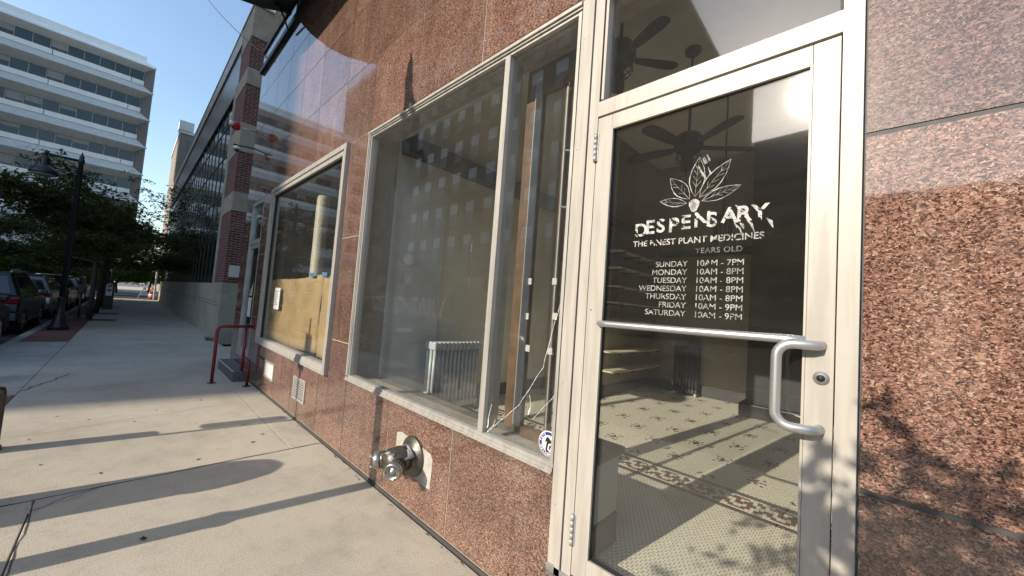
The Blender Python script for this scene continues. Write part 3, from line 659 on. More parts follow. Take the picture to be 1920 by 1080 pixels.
# --- left window
fw = MB()
fw.box(-.045, .08, 4.205, 4.265, .705, 3.295); fw.box(-.045, .08, 7.265, 7.325, .705, 3.295); fw.box(-.046, .08, 4.2655, 7.2645, 3.235, 3.295)
fw.box(-.030, .08, 4.2655, 4.325, .80, 3.2345); fw.box(-.030, .08, 7.215, 7.2645, .80, 3.2345); fw.box(-.031, .08, 4.3255, 7.2145, 3.175, 3.2345)
fw.box(-.046, .08, 4.2655, 7.2645, .705, .735); fw.hexa([(-.048, 4.2655, .7355), (.08, 4.2655, .7355), (.08, 7.2645, .7355), (-.048, 7.2645, .7355), (-.030, 4.2655, .80), (.08, 4.2655, .80), (.08, 7.2645, .80), (-.030, 7.2645, .80)])
LW = fw.build('shop_window', M['alum'], B)
mb = MB(); mb.box(.020, .026, 4.3255, 7.2145, .80, 3.1745); mb.build('glass_pane', M['glass'], LW)
mb = MB(); mb.box(.0, .03, 7.203, 7.2145, .80, 3.174); mb.box(.0, .03, 4.3255, 4.333, .80, 3.174); mb.box(.0, .03, 4.3335, 7.2025, 3.163, 3.1745); mb.build('gasket', M['gasket'], LW)
# --- narrow second door beyond the left window
fr = MB()
fr.box(.0, .12, 7.955, 8.01, .285, 3.275); fr.box(.0, .12, 8.84, 8.895, .285, 3.275); fr.box(.0, .12, 8.011, 8.839, 3.22, 3.275); fr.box(.0, .12, 8.011, 8.839, 2.45, 2.53)
fr.box(.02, .07, 8.012, 8.075, .30, 2.449); fr.box(.02, .07, 8.775, 8.838, .30, 2.449); fr.box(.02, .07, 8.0755, 8.7745, .30, .46); fr.box(.02, .07, 8.0755, 8.7745, 2.37, 2.449)
SD = fr.build('door', M['alum2'], B)
mb = MB(); mb.box(.04, .046, 8.0755, 8.7745, .461, 2.3695); mb.box(.04, .046, 8.0115, 8.8385, 2.531, 3.2195); mb.build('glass_pane', M['glass'], SD)
mb = MB(); mb.tube([(.02, 8.70, 1.55), (-.03, 8.70, 1.55), (-.03, 8.70, 1.3), (.02, 8.70, 1.3)], .011, n=8); mb.build('pull_handle', M['steel'], SD)
# --- interior shell
RX = 5.15; SY = 2.84
mb = MB(); mb.box(.26, RX + .6, -2.5, 3.734, FL - .3, FL - .004); mb.build('interior_floor_bed', M['floorgrout'], B)
mb = MB(); mb.box(.345, 3.199, 3.735, 3.745, FL, 4.4); mb.build('interior_near_wall', plain('brightened_plaster', (.82, .77, .62), .85, var=.05, scale=2), B)  # same wall plaster made lighter; brightness near the window is put into its colour
mb = MB(); mb.box(3.2, RX, SY, SY + .1, FL, 4.4); mb.box(3.2, 3.3, SY + .101, 3.74, FL, 4.4); mb.build('interior_side_wall', M['wallcream'], B)
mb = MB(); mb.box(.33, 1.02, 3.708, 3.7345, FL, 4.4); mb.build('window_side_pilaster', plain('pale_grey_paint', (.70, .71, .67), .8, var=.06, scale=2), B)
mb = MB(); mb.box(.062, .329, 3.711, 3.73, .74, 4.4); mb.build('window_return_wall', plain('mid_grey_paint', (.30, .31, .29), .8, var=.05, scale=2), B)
mb = MB(); mb.box(RX, RX + .1, -2.5, SY + .1, FL, 4.4); mb.build('interior_back_wall', M['wallcream'], B)
mb = MB(); mb.box(.26, RX, -2.6, -2.5, FL, 4.4); mb.build('interior_right_wall', M['wallgrey'], B)
mb = MB(); mb.box(.06, RX + .1, -2.6, 3.75, 4.4, 4.5); mb.build('interior_ceiling', M['ceil'], B)
mb = MB(); mb.box(.062, .33, 1.135, 3.71, 3.30, 3.34); mb.build('window_soffit', M['wallgrey'], B)
mb = MB(); mb.box(.36, 3.15, 3.56, 3.70, 3.18, 3.37); mb.box(3.2, RX, SY - .12, SY - .002, 2.95, 3.05); mb.box(RX - .12, RX - .002, -2.4, SY - .121, 2.70, 2.80); mb.build('black_ceiling_rail', M['black'], B)
mb = MB(); mb.box(3.2, RX - .026, SY - .025, SY - .001, FL, FL + .16); mb.box(1.021, 3.19, 3.71, 3.734, FL, FL + .16); mb.box(RX - .025, RX - .001, -2.4, SY - .026, FL, FL + .16); mb.build('baseboard', M['charcoal'], B)
mb = MB(); mb.box(4.38, 4.9, .55, 1.16, FL + .18, 4.4); cp = mb.build('interior_pier', M['charcoal'], B)
mb = MB(); mb.box(4.30, 4.98, .48, 1.23, FL, FL + .18, bevel=.02); mb.build('pier_plinth', M['black'], B)
# display platform with its wooden end
mb = MB(); mb.box(.061, .36, 1.60, 3.705, .70, .752); mb.build('display_shelf', M['board'], B)
mb = MB(); mb.box(.345, .36, 1.14, 3.70, FL, .699); mb.box(.07, .344, 1.145, 1.16, FL, 1.0); mb.build('display_front', M['ivory'], B)
mb = MB(); mb.box(.10, .40, .945, 1.135, .82, .86, bevel=.01); mb.build('panel_cap', M['charcoal'], B)
mb = MB(); mb.box(.10, .37, .955, 1.125, FL, .52, bevel=.015); mb.build('kick_block', M['charcoal'], B)
mb = MB(); mb.box(.12, .36, .965, 1.12, .5205, .8195); mb.build('door_side_panel', M['wallgrey'], B)
mb = MB(); mb.box(.061, .30, 1.135, 1.599, .70, .748); mb.build('dusty_ledge', M['board'], B)
ip = MB(); ip.box(.29, .345, 1.655, 1.79, .755, 3.295); ip.box(.29, .345, 1.15, 1.6545, 3.10, 3.295); ip.box(.29, .345, 1.15, 1.6545, .75, .80); ip.box(.30, .335, 1.42, 1.45, .801, 3.0995)
IP = ip.build('inner_partition', M['wood'], B)
mb = MB(); mb.box(.278, .2895, 1.64, 1.70, .80, 3.20); mb.box(.278, .2895, 1.415, 1.425, .801, 3.05); mb.build('metal_trim', M['alum2'], IP)
mb = MB(); mb.box(.312, .318, 1.451, 1.6545, .801, 3.0995); mb.box(.312, .318, 1.15, 1.4195, .801, 3.0995); mb.build('glass_pane', M['glass'], IP)
for z in (2.62, 2.25):
    mb = MB(); mb.tube([(.28, 1.42, z), (.30, 1.22, z - .05)], .006, n=8); mb.build('support_rod', M['alum2'], IP)
# mosaic floor: real hexagonal tiles
hx = .0272; hr = hx / math.sqrt(3); gapt = .93
verts, faces, mats = [], [], []
def rosette(x, y):
    px_, py_ = .56, .62
    best = 9
    for ox, oy in ((0, 0), (px_/2, py_/2)):
        u = (x - 1.98 - ox + 20*px_) % px_; v = (y - 1.84 - oy + 20*py_) % py_
        u = min(u, px_ - u) if True else u; v = min(v, py_ - v)
        if (u < .015 and v < .062) or (v < .015 and u < .062) or (abs(u - .075) < .014 and abs(v - .048) < .014): return True
    return False
row = 0; x = .14
while x < RX:
    y = -1.2 + (hx/2 if row % 2 else 0)
    while y < (3.72 if x < 3.19 else SY):
        if not (1.335 < x < 1.665):
            b = len(verts)
            for k in range(6):
                a = k*PI/3 + PI/6 + PI/2 - PI/2
                verts.append((x + hr*gapt*math.sin(a + PI/6), y + hr*gapt*math.cos(a + PI/6), FL))
            faces.append(tuple(range(b, b+6))[::-1]); mats.append(1 if (x > 1.7 and rosette(x, y)) else 0)
        y += hx
    x += hr*1.5; row += 1
pat = ["aaaabbaaaa", "aabbbbbbaa", "abbaabbaba", "abaabbaaba", "abaabbbbba", "abbaaaabba", "aabbbaabaa", "aaabbaaaaa", "aabbaabbaa", "abbaaaabba"]
q = .0245
for i in range(int(4.9/q)):
    yb = -1.2 + i*q
    for j in range(-2, 13):
        xb = 1.37 + j*q - .012
        if xb + q > 1.663: continue
        if j == -2: mi = 2
        elif j in (-1, 10): mi = 3
        elif 0 <= j < 10: mi = 1 if pat[i % 10][j] == 'b' else 0
        else: continue
        b = len(verts); e = q*.94
        verts += [(xb, yb, FL), (xb + e, yb, FL), (xb + e, yb + e, FL), (xb, yb + e, FL)]; faces.append((b, b+1, b+2, b+3)); mats.append(mi)
me = bpy.data.meshes.new('mosaic_floor'); me.from_pydata(verts, [], faces); me.validate()
for k_ in ('tile', 'tilebrown', 'tiletan', 'tileblack'): me.materials.append(M[k_])
me.polygons.foreach_set('material_index', mats); me.update()
mf = bpy.data.objects.new('mosaic_floor', me); COL.objects.link(mf); mf.parent = B
# left shop: back room seen over the kraft paper
mb = MB(); mb.box(2.1, 2.2, 3.9, 9.2, 0, 4.2); mb.box(.26, 2.1, 3.75, 3.9, 0, 4.2); mb.box(.26, 2.1, 9.0, 9.1, 0, 4.2); mb.build('back_room_wall', plain('old_grey_plaster', (.22, .23, .20), .9, var=.3, scale=1.5), B)
mb = MB(); mb.box(.26, 2.7, 3.75, 9.2, 4.2, 4.3); mb.build('back_room_ceiling', M['ceil'], B)
mb = MB(); mb.box(.081, 2.7, 3.75, 9.2, .20, .28); mb.build('back_room_floor', M['board'], B)
mb = MB(); mb.lathe((.25, 5.66, .28), [(.10, 0), (.10, .1), (.085, .12), (.085, 2.66), (.07, 2.71), (0, 2.72)], n=28); mb.build('round_column', M['ivory'], B)
mb = MB()
for y0 in (5.9, 6.35, 6.8, 7.4): mb.box(1.5, 1.57, y0, y0 + .05, .28, 4.2)
mb.box(1.5, 1.57, 5.4, 7.9, 2.9, 2.98); mb.box(1.6, 1.62, 6.4, 6.8, .28, 2.9); mb.build('stud_wall', M['charcoal'], B)

# ------------------------------------------------------------------ things on and in the storefront
kp = MB()
def paper(y0, y1, ztop, zbot, x, seed):
    r = random.Random(seed); n = 22; rows = 14; g_ = []
    for i in range(n + 1):
        col = []
        for j in range(rows + 1):
            y = y0 + (y1 - y0)*i/n; zt = ztop(y); zb = zbot(y); z = zb + (zt - zb)*j/rows
            dx = .016*abs(noise.noise(Vector((y*2.3, z*.9, seed + 8)))) + .010*noise.noise(Vector((y*1.6, z*1.9, seed))) + .006*noise.noise(Vector((y*5, z*4, seed + 3)))
            yy_ = y
            if seed == 1 and i == 0: yy_ += .018*noise.noise(Vector((3, z*11, 2)))
            if seed == 2 and i == n: yy_ += .030*noise.noise(Vector((9, z*9, 5))) - .012
            col.append(kp.bm.verts.new((x + dx, yy_, z)))
        g_.append(col)
    for i in range(n):
        for j in range(rows):
            f = kp.bm.faces.new((g_[i][j], g_[i+1][j], g_[i+1][j+1], g_[i][j+1])); f.smooth = True
paper(4.80, 7.17, lambda y: 1.815 - .03*(y - 4.8) + .012*math.sin(y*3), lambda y: .86 - .05*math.sin((y - 4.8)*1.3), .055, 1)
paper(4.345, 4.785, lambda y: 1.80, lambda y: .83, .05, 2)
k_o = kp.build('kraft_paper', M['kraft']); tag(k_o, 'torn brown kraft paper taped across the lower half of the left shop window', 'paper')
sm = k_o.modifiers.new('s', 'SOLIDIFY'); sm.thickness = .0008
for y in (4.62, 5.05):
    mb = MB(); mb.panel([(.032, y, 1.79), (.032, y + .17, 1.80), (.034, y + .17, 1.85), (.034, y, 1.84)], -.0008)
    tag(mb.build('tape_strip', M['bluetape']), 'strip of blue masking tape above the torn gap in the kraft paper' if y < 5 else 'strip of blue masking tape on the kraft paper further from the door', 'tape', 'blue tape on the kraft paper')
nb = thing('posted_notice', 'white notice with small print on the kraft papered window', 'notice', (.016, 6.55, 1.48))
mb = MB(); mb.panel([(.0175, 6.70, 1.30), (.0175, 6.42, 1.30), (.0175, 6.42, 1.63), (.0175, 6.70, 1.63)], .0008); mb.build('sheet', M['white'], nb)
mb = MB()
for i in range(9): mb.box(.0155, .0162, 6.66 - random.uniform(.10, .2), 6.67, 1.575 - i*.026, 1.583 - i*.026)
mb.build('print', M['charcoal'], nb)
nb = thing('posted_notice', 'white notice behind the glass of the narrow side door', 'notice', (.034, 8.45, 1.25))
mb = MB(); mb.panel([(.036, 8.55, 1.06), (.036, 8.30, 1.06), (.036, 8.30, 1.42), (.036, 8.55, 1.42)], .0008); mb.build('sheet', M['white'], nb)
mb = MB(); mb.prism([(.0365, 8.55, 1.46), (.0365, 8.32, 1.46), (.0365, 8.30, 1.72)], (.0006, 0, 0)); tag(mb.build('folded_flyer', M['kraft']), 'folded tan flyer stuck to the glass of the narrow side door', 'flyer')
# caulk lines and grime where wall meets pavement
mb = MB(); rr3 = random.Random(77)
for k in range(90):
    y = rr3.uniform(.9, 8); w_ = rr3.uniform(.01, .05); x_ = -.012 - abs(rr3.gauss(0, .018))
    q4 = [(x_ + rr3.uniform(-.008, .008), y + rr3.uniform(-w_, w_), .0012 + .004*rr3.random()) for _ in range(4)]
    c_ = Vector((sum(p[0] for p in q4)/4, sum(p[1] for p in q4)/4, 0)); q4.sort(key=lambda p: math.atan2(p[1] - c_.y, p[0] - c_.x))
    mb.bm.faces.new([mb.bm.verts.new(p) for p in q4])
tag(mb.build('gutter_dirt', M['deadleaf'], recalc=False), 'crumbs of dirt and dry leaf gathered along the foot of the granite wall', 'dirt', kind='stuff')
# round welcome sticker
st = thing('round_sticker', 'round navy and white PETS WELCOME sticker on the lower corner of the cracked pane', 'sticker', (.016, 1.193, .877))
def disc(mbh, c, r0, r1, x, n=40, y=None):
    if r0 == 0: mbh.bm.faces.new([mbh.bm.verts.new((x, c[0] - r1*math.cos(k*2*PI/n), c[1] + r1*math.sin(k*2*PI/n))) for k in range(n)])
    else:
        a = [mbh.bm.verts.new((x, c[0] - r0*math.cos(k*2*PI/n), c[1] + r0*math.sin(k*2*PI/n))) for k in range(n)]
        b = [mbh.bm.verts.new((x, c[0] - r1*math.cos(k*2*PI/n), c[1] + r1*math.sin(k*2*PI/n))) for k in range(n)]
        for k in range(n): mbh.bm.faces.new((a[k], b[k], b[(k+1) % n], a[(k+1) % n]))
c0 = (1.193, .877)
mb = MB(); mb.lathe((.0178, *c0), [(.067, 0), (.067, .0006), (0, .0006)], (-1, 0, 0), n=40); mb.build('disc', M['signwhite'], st)
mb = MB(); disc(mb, c0, .045, .0615, .0166); mb.build('ring', M['navy'], st)
mb = MB()
def ring_text(mbh, s_, a0, da, inward=False):
    for i, ch in enumerate(s_):
        a = a0 + da*i; bm = text_mesh(ch, .016, 0, 0, 0, align='CENTER', bold=.0007)
        R_ = .048
        if inward: M_ = Matrix.Translation((.0160, c0[0] - math.cos(a)*.0585, c0[1] + math.sin(a)*.0585)) @ Matrix.Rotation(-(a + PI/2), 4, 'X')
        else: M_ = Matrix.Translation((.0160, c0[0] - math.cos(a)*R_, c0[1] + math.sin(a)*R_)) @ Matrix.Rotation(-(a - PI/2), 4, 'X')
        bm.transform(M_); me = bpy.data.meshes.new('t'); bm.to_mesh(me); bm.free(); mbh.bm.from_mesh(me); bpy.data.meshes.remove(me)
ring_text(mb, 'PETS', math.radians(168), math.radians(-16)); ring_text(mb, 'WELCOME', math.radians(205), math.radians(16), True)
mb.strip([(.0160, c0[0] - .0535*math.cos(math.radians(a)), c0[1] + .0535*math.sin(math.radians(a))) for a in range(-25, 76, 8)], .006, (-1, 0, 0))
mb.build('lettering', M['signwhite'], st, recalc=False)
mb = MB()
dog = [(-.022, .014), (-.016, .030), (-.006, .036), (.004, .030), (.018, .020), (.024, .010), (.016, .004), (.004, .004), (-.002, -.004), (-.006, -.03), (.012, -.040), (-.010, -.043), (-.018, -.03), (-.014, -.004), (-.012, .012), (-.024, .002)]
mb.bm.faces.new([mb.bm.verts.new((.0164, c0[0] - a, c0[1] + b)) for a, b in dog])
cat = [(.008, -.006), (.012, -.002), (.016, -.006), (.017, -.012), (.012, -.018), (.012, -.030), (.004, -.026), (.004, -.014)]
mb.bm.faces.new([mb.bm.verts.new((.0163, c0[0] - a, c0[1] + b)) for a, b in cat])
mb.build('dog_and_cat_silhouette', M['black'], st)
# six mounting pads on the inner glass
for i, (y, z) in enumerate(((1.63, 1.765), (1.42, 1.765), (1.635, 1.53), (1.40, 1.545), (1.605, 1.32), (1.42, 1.325))):
    mb = MB(); mb.box(.270, .2775, y - .018, y + .018, z - .022, z + .022, bevel=.003)
    tag(mb.build('mounting_pad', M['white']), ['top left', 'top right', 'middle left', 'middle right', 'bottom left', 'bottom right'][i] + ' white square mounting pad behind the cracked pane', 'mounting pad', 'white mounting pads behind the cracked pane')
# FDC: siamese fire connection on its white plaster patch
mb = MB()
mb.prism([(-.003, 2.672, .36), (-.003, 2.672, .53), (-.003, 2.60, .55), (-.003, 2.20, .505), (-.003, 2.172, .47), (-.003, 2.180, .27), (-.003, 2.30, .265), (-.003, 2.45, .31)], (.004, 0, 0))
pp = tag(mb.build('mortar_patch', plain('old_mortar', (.40, .38, .34), .9, var=.2, scale=15, bump=.3)), 'white mortar patch on the granite behind the fire hose connection', 'patch')
fd = thing('fire_hose_connection', 'tarnished brass twin inlet fire hose connection sticking out of the granite base', 'fire connection', (-.003, 2.42, .42))
mb = MB(); mb.lathe((-.003, 2.42, .425), [(.145, 0), (.145, .012), (.135, .02), (.09, .03), (.085, .06)], (-1, 0, 0), n=32); mb.build('escutcheon_plate', M['brass'], fd)
mb = MB(); mb.lathe((-.055, 2.42, .425), [(.085, 0), (.095, .06), (.088, .12), (.06, .165), (0, .175)], (-1, 0, 0), n=28)
for sy in (1, -1):
    d = Vector((-.80, .60*sy, -.10)).normalized(); b0 = Vector((-.11, 2.42 + .03*sy, .425)); mb.lathe(b0, [(.052, 0), (.052, .09), (.06, .095), (.06, .115), (.052, .12)], d, n=24)
mb.box(-.20, -.10, 2.36, 2.48, .45, .505, bevel=.018); mb.build('body', M['brass'], fd)
for sy in (1, -1):
    d = Vector((-.80, .60*sy, -.10)).normalized(); b0 = Vector((-.11, 2.42 + .03*sy, .425)) + d*.12
    mb = MB(); mb.lathe(b0, [(.060, 0), (.062, .02), (.058, .045), (.046, .05), (.046, .036), (.02, .034), (.018, .05), (0, .05)], d, n=24)
    for k in range(3):
        a = k*2*PI/3; u_ = d.cross(Vector((0, 0, 1))).normalized(); v_ = d.cross(u_); p_ = b0 + d*.05 + (u_*math.cos(a) + v_*math.sin(a))*.044
        mb.lathe(p_, [(.006, 0), (.006, .02), (0, .022)], d, n=8)
    mb.build('inlet_cap', M['chrome'], fd)
mb = MB()
for i in range(10):
    for j in range(6):
        pass
nn, mm_ = 12, 8; gr = []
for i in range(nn + 1):
    cl = []
    for j in range(mm_ + 1):
        u_ = i/nn; v_ = j/mm_ - .5; y = 2.42 + v_*.19; x = -.05 - u_*.17
        z = .518 + .02*noise.noise(Vector((u_*6, v_*7, 1))) - v_*v_*.22 - .03*u_
        cl.append(mb.bm.verts.new((x, y, z)))
    gr.append(cl)
for i in range(nn):
    for j in range(mm_): mb.bm.faces.new((gr[i][j], gr[i+1][j], gr[i+1][j+1], gr[i][j+1])).smooth = True
pf = mb.build('plastic_wrap', M['bag'], fd); pf.modifiers.new('s', 'SOLIDIFY').thickness = .002
# vent grille and blank access plate in the granite base
vt = thing('vent_grille', 'louvred metal vent grille low in the granite under the kraft papered window', 'vent', (0, 5.06, .375))
mb = MB()
mb.box(-.012, .004, 4.84, 4.88, .24, .515); mb.box(-.012, .004, 5.25, 5.29, .24, .515); mb.box(-.012, .004, 4.8805, 5.2495, .24, .27); mb.box(-.012, .004, 4.8805, 5.2495, .485, .515); mb.build('frame', M['alum'], vt)
for k in range(7):
    z = .285 + k*.029; mb = MB(); mb.hexa([(-.014, 4.881, z), (.0, 4.881, z + .008), (.0, 5.249, z + .008), (-.014, 5.249, z), (-.014, 4.881, z + .006), (.0, 4.881, z + .014), (.0, 5.249, z + .014), (-.014, 5.249, z + .006)]); mb.build('slat', M['alum'], vt)
mb = MB(); mb.box(-.0015, .0, 4.8805, 5.2495, .2705, .4845); mb.build('opening', M['black'], vt)
ap = thing('access_plate', 'blank white access plate low in the granite beside the red handrail', 'plate', (0, 6.47, .375))
mb = MB(); mb.box(-.010, .004, 6.22, 6.255, .25, .505); mb.box(-.010, .004, 6.685, 6.72, .25, .505); mb.box(-.010, .004, 6.2555, 6.6845, .25, .28); mb.box(-.010, .004, 6.2555, 6.6845, .475, .505); mb.build('frame', M['alum'], ap)
mb = MB(); mb.box(-.005, .003, 6.2555, 6.6845, .2805, .4745); mb.build('cover', M['white'], ap)
# alarm bell and camera on arms at the far corner
ab = thing('alarm_bell', 'red fire alarm bell with white strobe on a steel arm at the facade corner', 'alarm', (0, 9.42, 4.95))
mb = MB(); mb.tube([(.0, 9.42, 4.93), (-.33, 9.52, 4.93)], .018, n=8); mb.build('arm', M['alum2'], ab)
mb = MB(); mb.lathe((-.34, 9.52, 4.96), [(.02, -.08), (.08, -.07), (.09, -.03), (.09, 0), (.06, .04), (0, .05)], (-.3, -1, 0), n=24); mb.build('bell', M['alarmred'], ab)
mb = MB(); mb.lathe((-.40, 9.47, 4.96), [(.05, 0), (.045, .05), (0, .07)], (-1, -.4, 0), n=16); mb.build('strobe', M['signwhite'], ab)
sc_ = thing('security_camera', 'small white dome camera hanging from a dark arm below the alarm bell', 'camera', (0, 9.42, 4.5))
mb = MB(); mb.tube([(.0, 9.42, 4.56), (-.30, 9.52, 4.56)], .014, n=8); mb.box(-.34, -.22, 9.46, 9.56, 4.53, 4.56); mb.build('arm', M['black'], sc_)
mb = MB(); mb.lathe((-.28, 9.51, 4.53), [(.06, 0), (.065, -.05), (.055, -.06)], n=20); mb.build('housing', M['signwhite'], sc_)
mb = MB(); mb.lathe((-.28, 9.51, 4.468), [(.05, 0), (.045, -.03), (.02, -.05), (0, -.055)], n=20); mb.build('dome', M['darkglass'], sc_)
# step and red rail at the narrow door
stp = thing('tiled_step', 'low dark tiled step in front of the narrow side door', 'step', (-.12, 8.4, 0))
mb = MB(); mb.box(-.235, -.008, 7.66, 9.10, 0, .175, bevel=.008); mb.build('slab', M['steptile'], stp)
for k in range(12):
    mb = MB(); mb.box(-.238, -.228, 7.70 + k*.115, 7.76 + k*.115, .166, .1775); mb.build('tile_nosing', M['tile'], stp)
rl_ = thing('red_handrail', 'worn red tubular handrail beside the tiled step', 'handrail', (-.3, 7.7, 0))
mb = MB(); P0 = [(-.50, 7.70, 0), (-.50, 7.70, .86)] + [(-.50 + .07*(1 - math.cos(t)), 7.70, .86 + .07*math.sin(t)) for t in (.4, .8, 1.2, PI/2)] + [(-.02, 7.70, .935)]
mb.tube(P0, .024, n=12); mb.tube([(-.11, 7.70, 0), (-.11, 7.70, .93)], .022, n=12); mb.lathe((-.012, 7.70, .935), [(.05, 0), (.05, .01), (.03, .012)], (-1, 0, 0), n=16); mb.build('top_rail', M['red'], rl_)
mb = MB(); mb.tube([(-.11, 7.24, 0), (-.11, 7.24, .36)] + [(-.11, 7.24 + .06*(1 - math.cos(t)), .36 + .06*math.sin(t)) for t in (.4, .8, 1.2, PI/2)] + [(-.11, 7.69, .42)], .022, n=12); mb.build('low_rail', M['red'], rl_)
for p in ((-.50, 7.70), (-.11, 7.70), (-.11, 7.24)):
    mb = MB(); mb.lathe((*p, 0), [(.06, 0), (.06, .008), (.03, .012)], n=16); mb.build('base_flange', M['iron'], rl_)
# marquee above
mq = thing('entrance_marquee', 'dark green rounded marquee projecting high over the granite facade', 'canopy', (-1, 4, 6.75))
pl = [(-.04, .5), (-.04, 7.60), (-.4, 7.92)]
pl = [(-.052, .8), (-.052, 7.45), (-.40, 7.70), (-.75, 7.82), (-1.1, 7.80), (-1.5, 7.62), (-1.9, 7.25), (-2.2, 6.7), (-2.3, 6.0), (-2.3, .8)]
mb = MB(); mb.prism([(x, y, 6.50) for x, y in pl], (0, 0, .40), bevel=.015); mb.build('rim', M['green'], mq)
mb = MB(); mb.prism([(x*.93 - .05, 4 + (y - 4)*.95, 6.46) for x, y in pl], (0, 0, .039)); mb.build('soffit', M['green'], mq)
mb = MB(); mb.tube([(-1.9, 6.5, 6.9), (.05, 6.9, 9.2)], .02, n=8); mb.build('tie_rod', M['black'], mq)
mb = MB(); mb.box(-.30, -.052, 7.26, 7.34, 6.40, 6.459); mb.tube([(-.06, 7.30, 6.1), (-.22, 7.30, 6.42)], .015, n=8); mb.build('bracket', M['iron'], mq)
# overhead wire
A_ = Vector((-.06, 8.9, 6.33)); Bp = Vector((-.9, 26, 18.2)); pts = []
for i in range(25):
    t = i/24; p = A_.lerp(Bp, t); p.z -= 1.2*t*(1 - t); pts.append(p)
wr = MB(); wr.tube(pts, .008, n=6); wt = thing('overhead_wire', 'thin black cable running from the granite facade up to the sky', 'cable', (-.06, 8.9, 6.33)); wr.build('cable', M['black'], wt)
mb = MB(); mb.tube([(-.0, 8.9, 6.36), (-.06, 8.9, 6.33)] + [(-.08 + .03*math.cos(t), 8.9, 6.33 + .03*math.sin(t)) for t in (0, 1, 2, 3, 4, 5, 6)], .006, n=6); mb.build('eye_hook', M['iron'], wt)

# ------------------------------------------------------------------ inside things
def radiator(label, x0, x1, y0, y1, z0, z1, n, along='x', mat='radiator'):
    t = thing('cast_iron_radiator', label, 'radiator', ((x0+x1)/2, (y0+y1)/2, z0), 'cast iron radiators in the shop')
    mb = MB()
    for i in range(n):
        f = (i + .5)/n
        for k in range(3):
            g_ = (k + .5)/3
            x = x0 + (x1-x0)*(f if along == 'x' else g_); y = y0 + (y1-y0)*(g_ if along == 'x' else f)
            mb.tube([(x, y, z0 + .08), (x, y, z1 - .06)], .0195, n=8)
        cx = x0 + (x1-x0)*f if along == 'x' else (x0+x1)/2; cy = y0 + (y1-y0)*f if along != 'x' else (y0+y1)/2
        hw = (x1-x0)/n*.44 if along == 'x' else (x1-x0)/2; hd = (y1-y0)/2 if along == 'x' else (y1-y0)/n*.44
        for za, zb in ((z0 + .04, z0 + .11), (z1 - .09, z1)): mb.box(cx - hw, cx + hw, cy - hd, cy + hd, za, zb, bevel=.012)
    mb.build('section', M[mat], t)
    mb = MB()
    for (x, y) in ((x0 + .02, y0 + .03), (x1 - .02, y0 + .03), (x0 + .02, y1 - .03), (x1 - .02, y1 - .03)): mb.lathe((x, y, z0), [(.02, 0), (.025, .05)], n=8)
    mb.build('foot', M['radiator'], t)
    return t
rt = radiator('silver cast iron radiator against the cream wall behind the big shop window', .80, 1.48, 3.40, 3.60, FL, 1.14, 12)
mb = MB(); mb.tube([(.76, 3.44, FL), (.76, 3.44, .52)], .014, n=8); mb.lathe((.76, 3.44, .50), [(.03, 0), (.03, .03), (.018, .035), (.018, .08), (.03, .085), (.03, .1)], n=10); mb.build('valve', M['radiator'], rt)
radiator('dark cast iron radiator at the back wall of the shop seen through the door', 4.93, 5.12, 1.95, 2.35, FL, 1.15, 8, 'y', 'charcoal')
al = thing('smoke_detector', 'round white smoke detector on the pale grey inner wall behind the big window', 'smoke detector', (.57, 3.708, 2.04))
mb = MB(); mb.lathe((.57, 3.708, 2.04), [(.07, 0), (.07, .02), (.055, .035), (0, .038)], (0, -1, 0), n=24); mb.build('case', M['agedwhite'], al)
sw_ = thing('light_switch', 'white light switch plate on the inner wall below the smoke detector', 'switch', (.58, 3.708, 1.83))
mb = MB(); mb.box(.535, .625, 3.700, 3.7078, 1.765, 1.895, bevel=.002); mb.build('plate', M['agedwhite'], sw_)
mb = MB(); mb.box(.573, .587, 3.690, 3.6998, 1.82, 1.845); mb.build('toggle', M['agedwhite'], sw_)
wall_z = [2.52, 2.27, 1.99, 1.75, 1.47, 1.02, .74]
for i, z in enumerate(wall_z):
    t = thing('wall_shelf', ['topmost', 'second from top', 'third from top', 'middle', 'third from bottom', 'second from bottom', 'lowest'][i] + ' thin wall shelf on black pipe brackets inside the shop', 'shelf', (4.2, SY - .15, z), 'shelves along the inner side wall')
    mb = MB(); mb.box(3.3, 4.95, SY - .27, SY - .03, z + .014, z + .032); mb.build('board', M['ivory'], t)
    for x in (3.45, 3.95, 4.45, 4.9):
        mb = MB(); mb.tube([(x, SY - .002, z), (x, SY - .28, z)], .012, n=8); mb.lathe((x, SY - .0015, z), [(.035, 0), (.035, .008), (.014, .012)], (0, -1, 0), n=10); mb.build('bracket', M['black'], t)
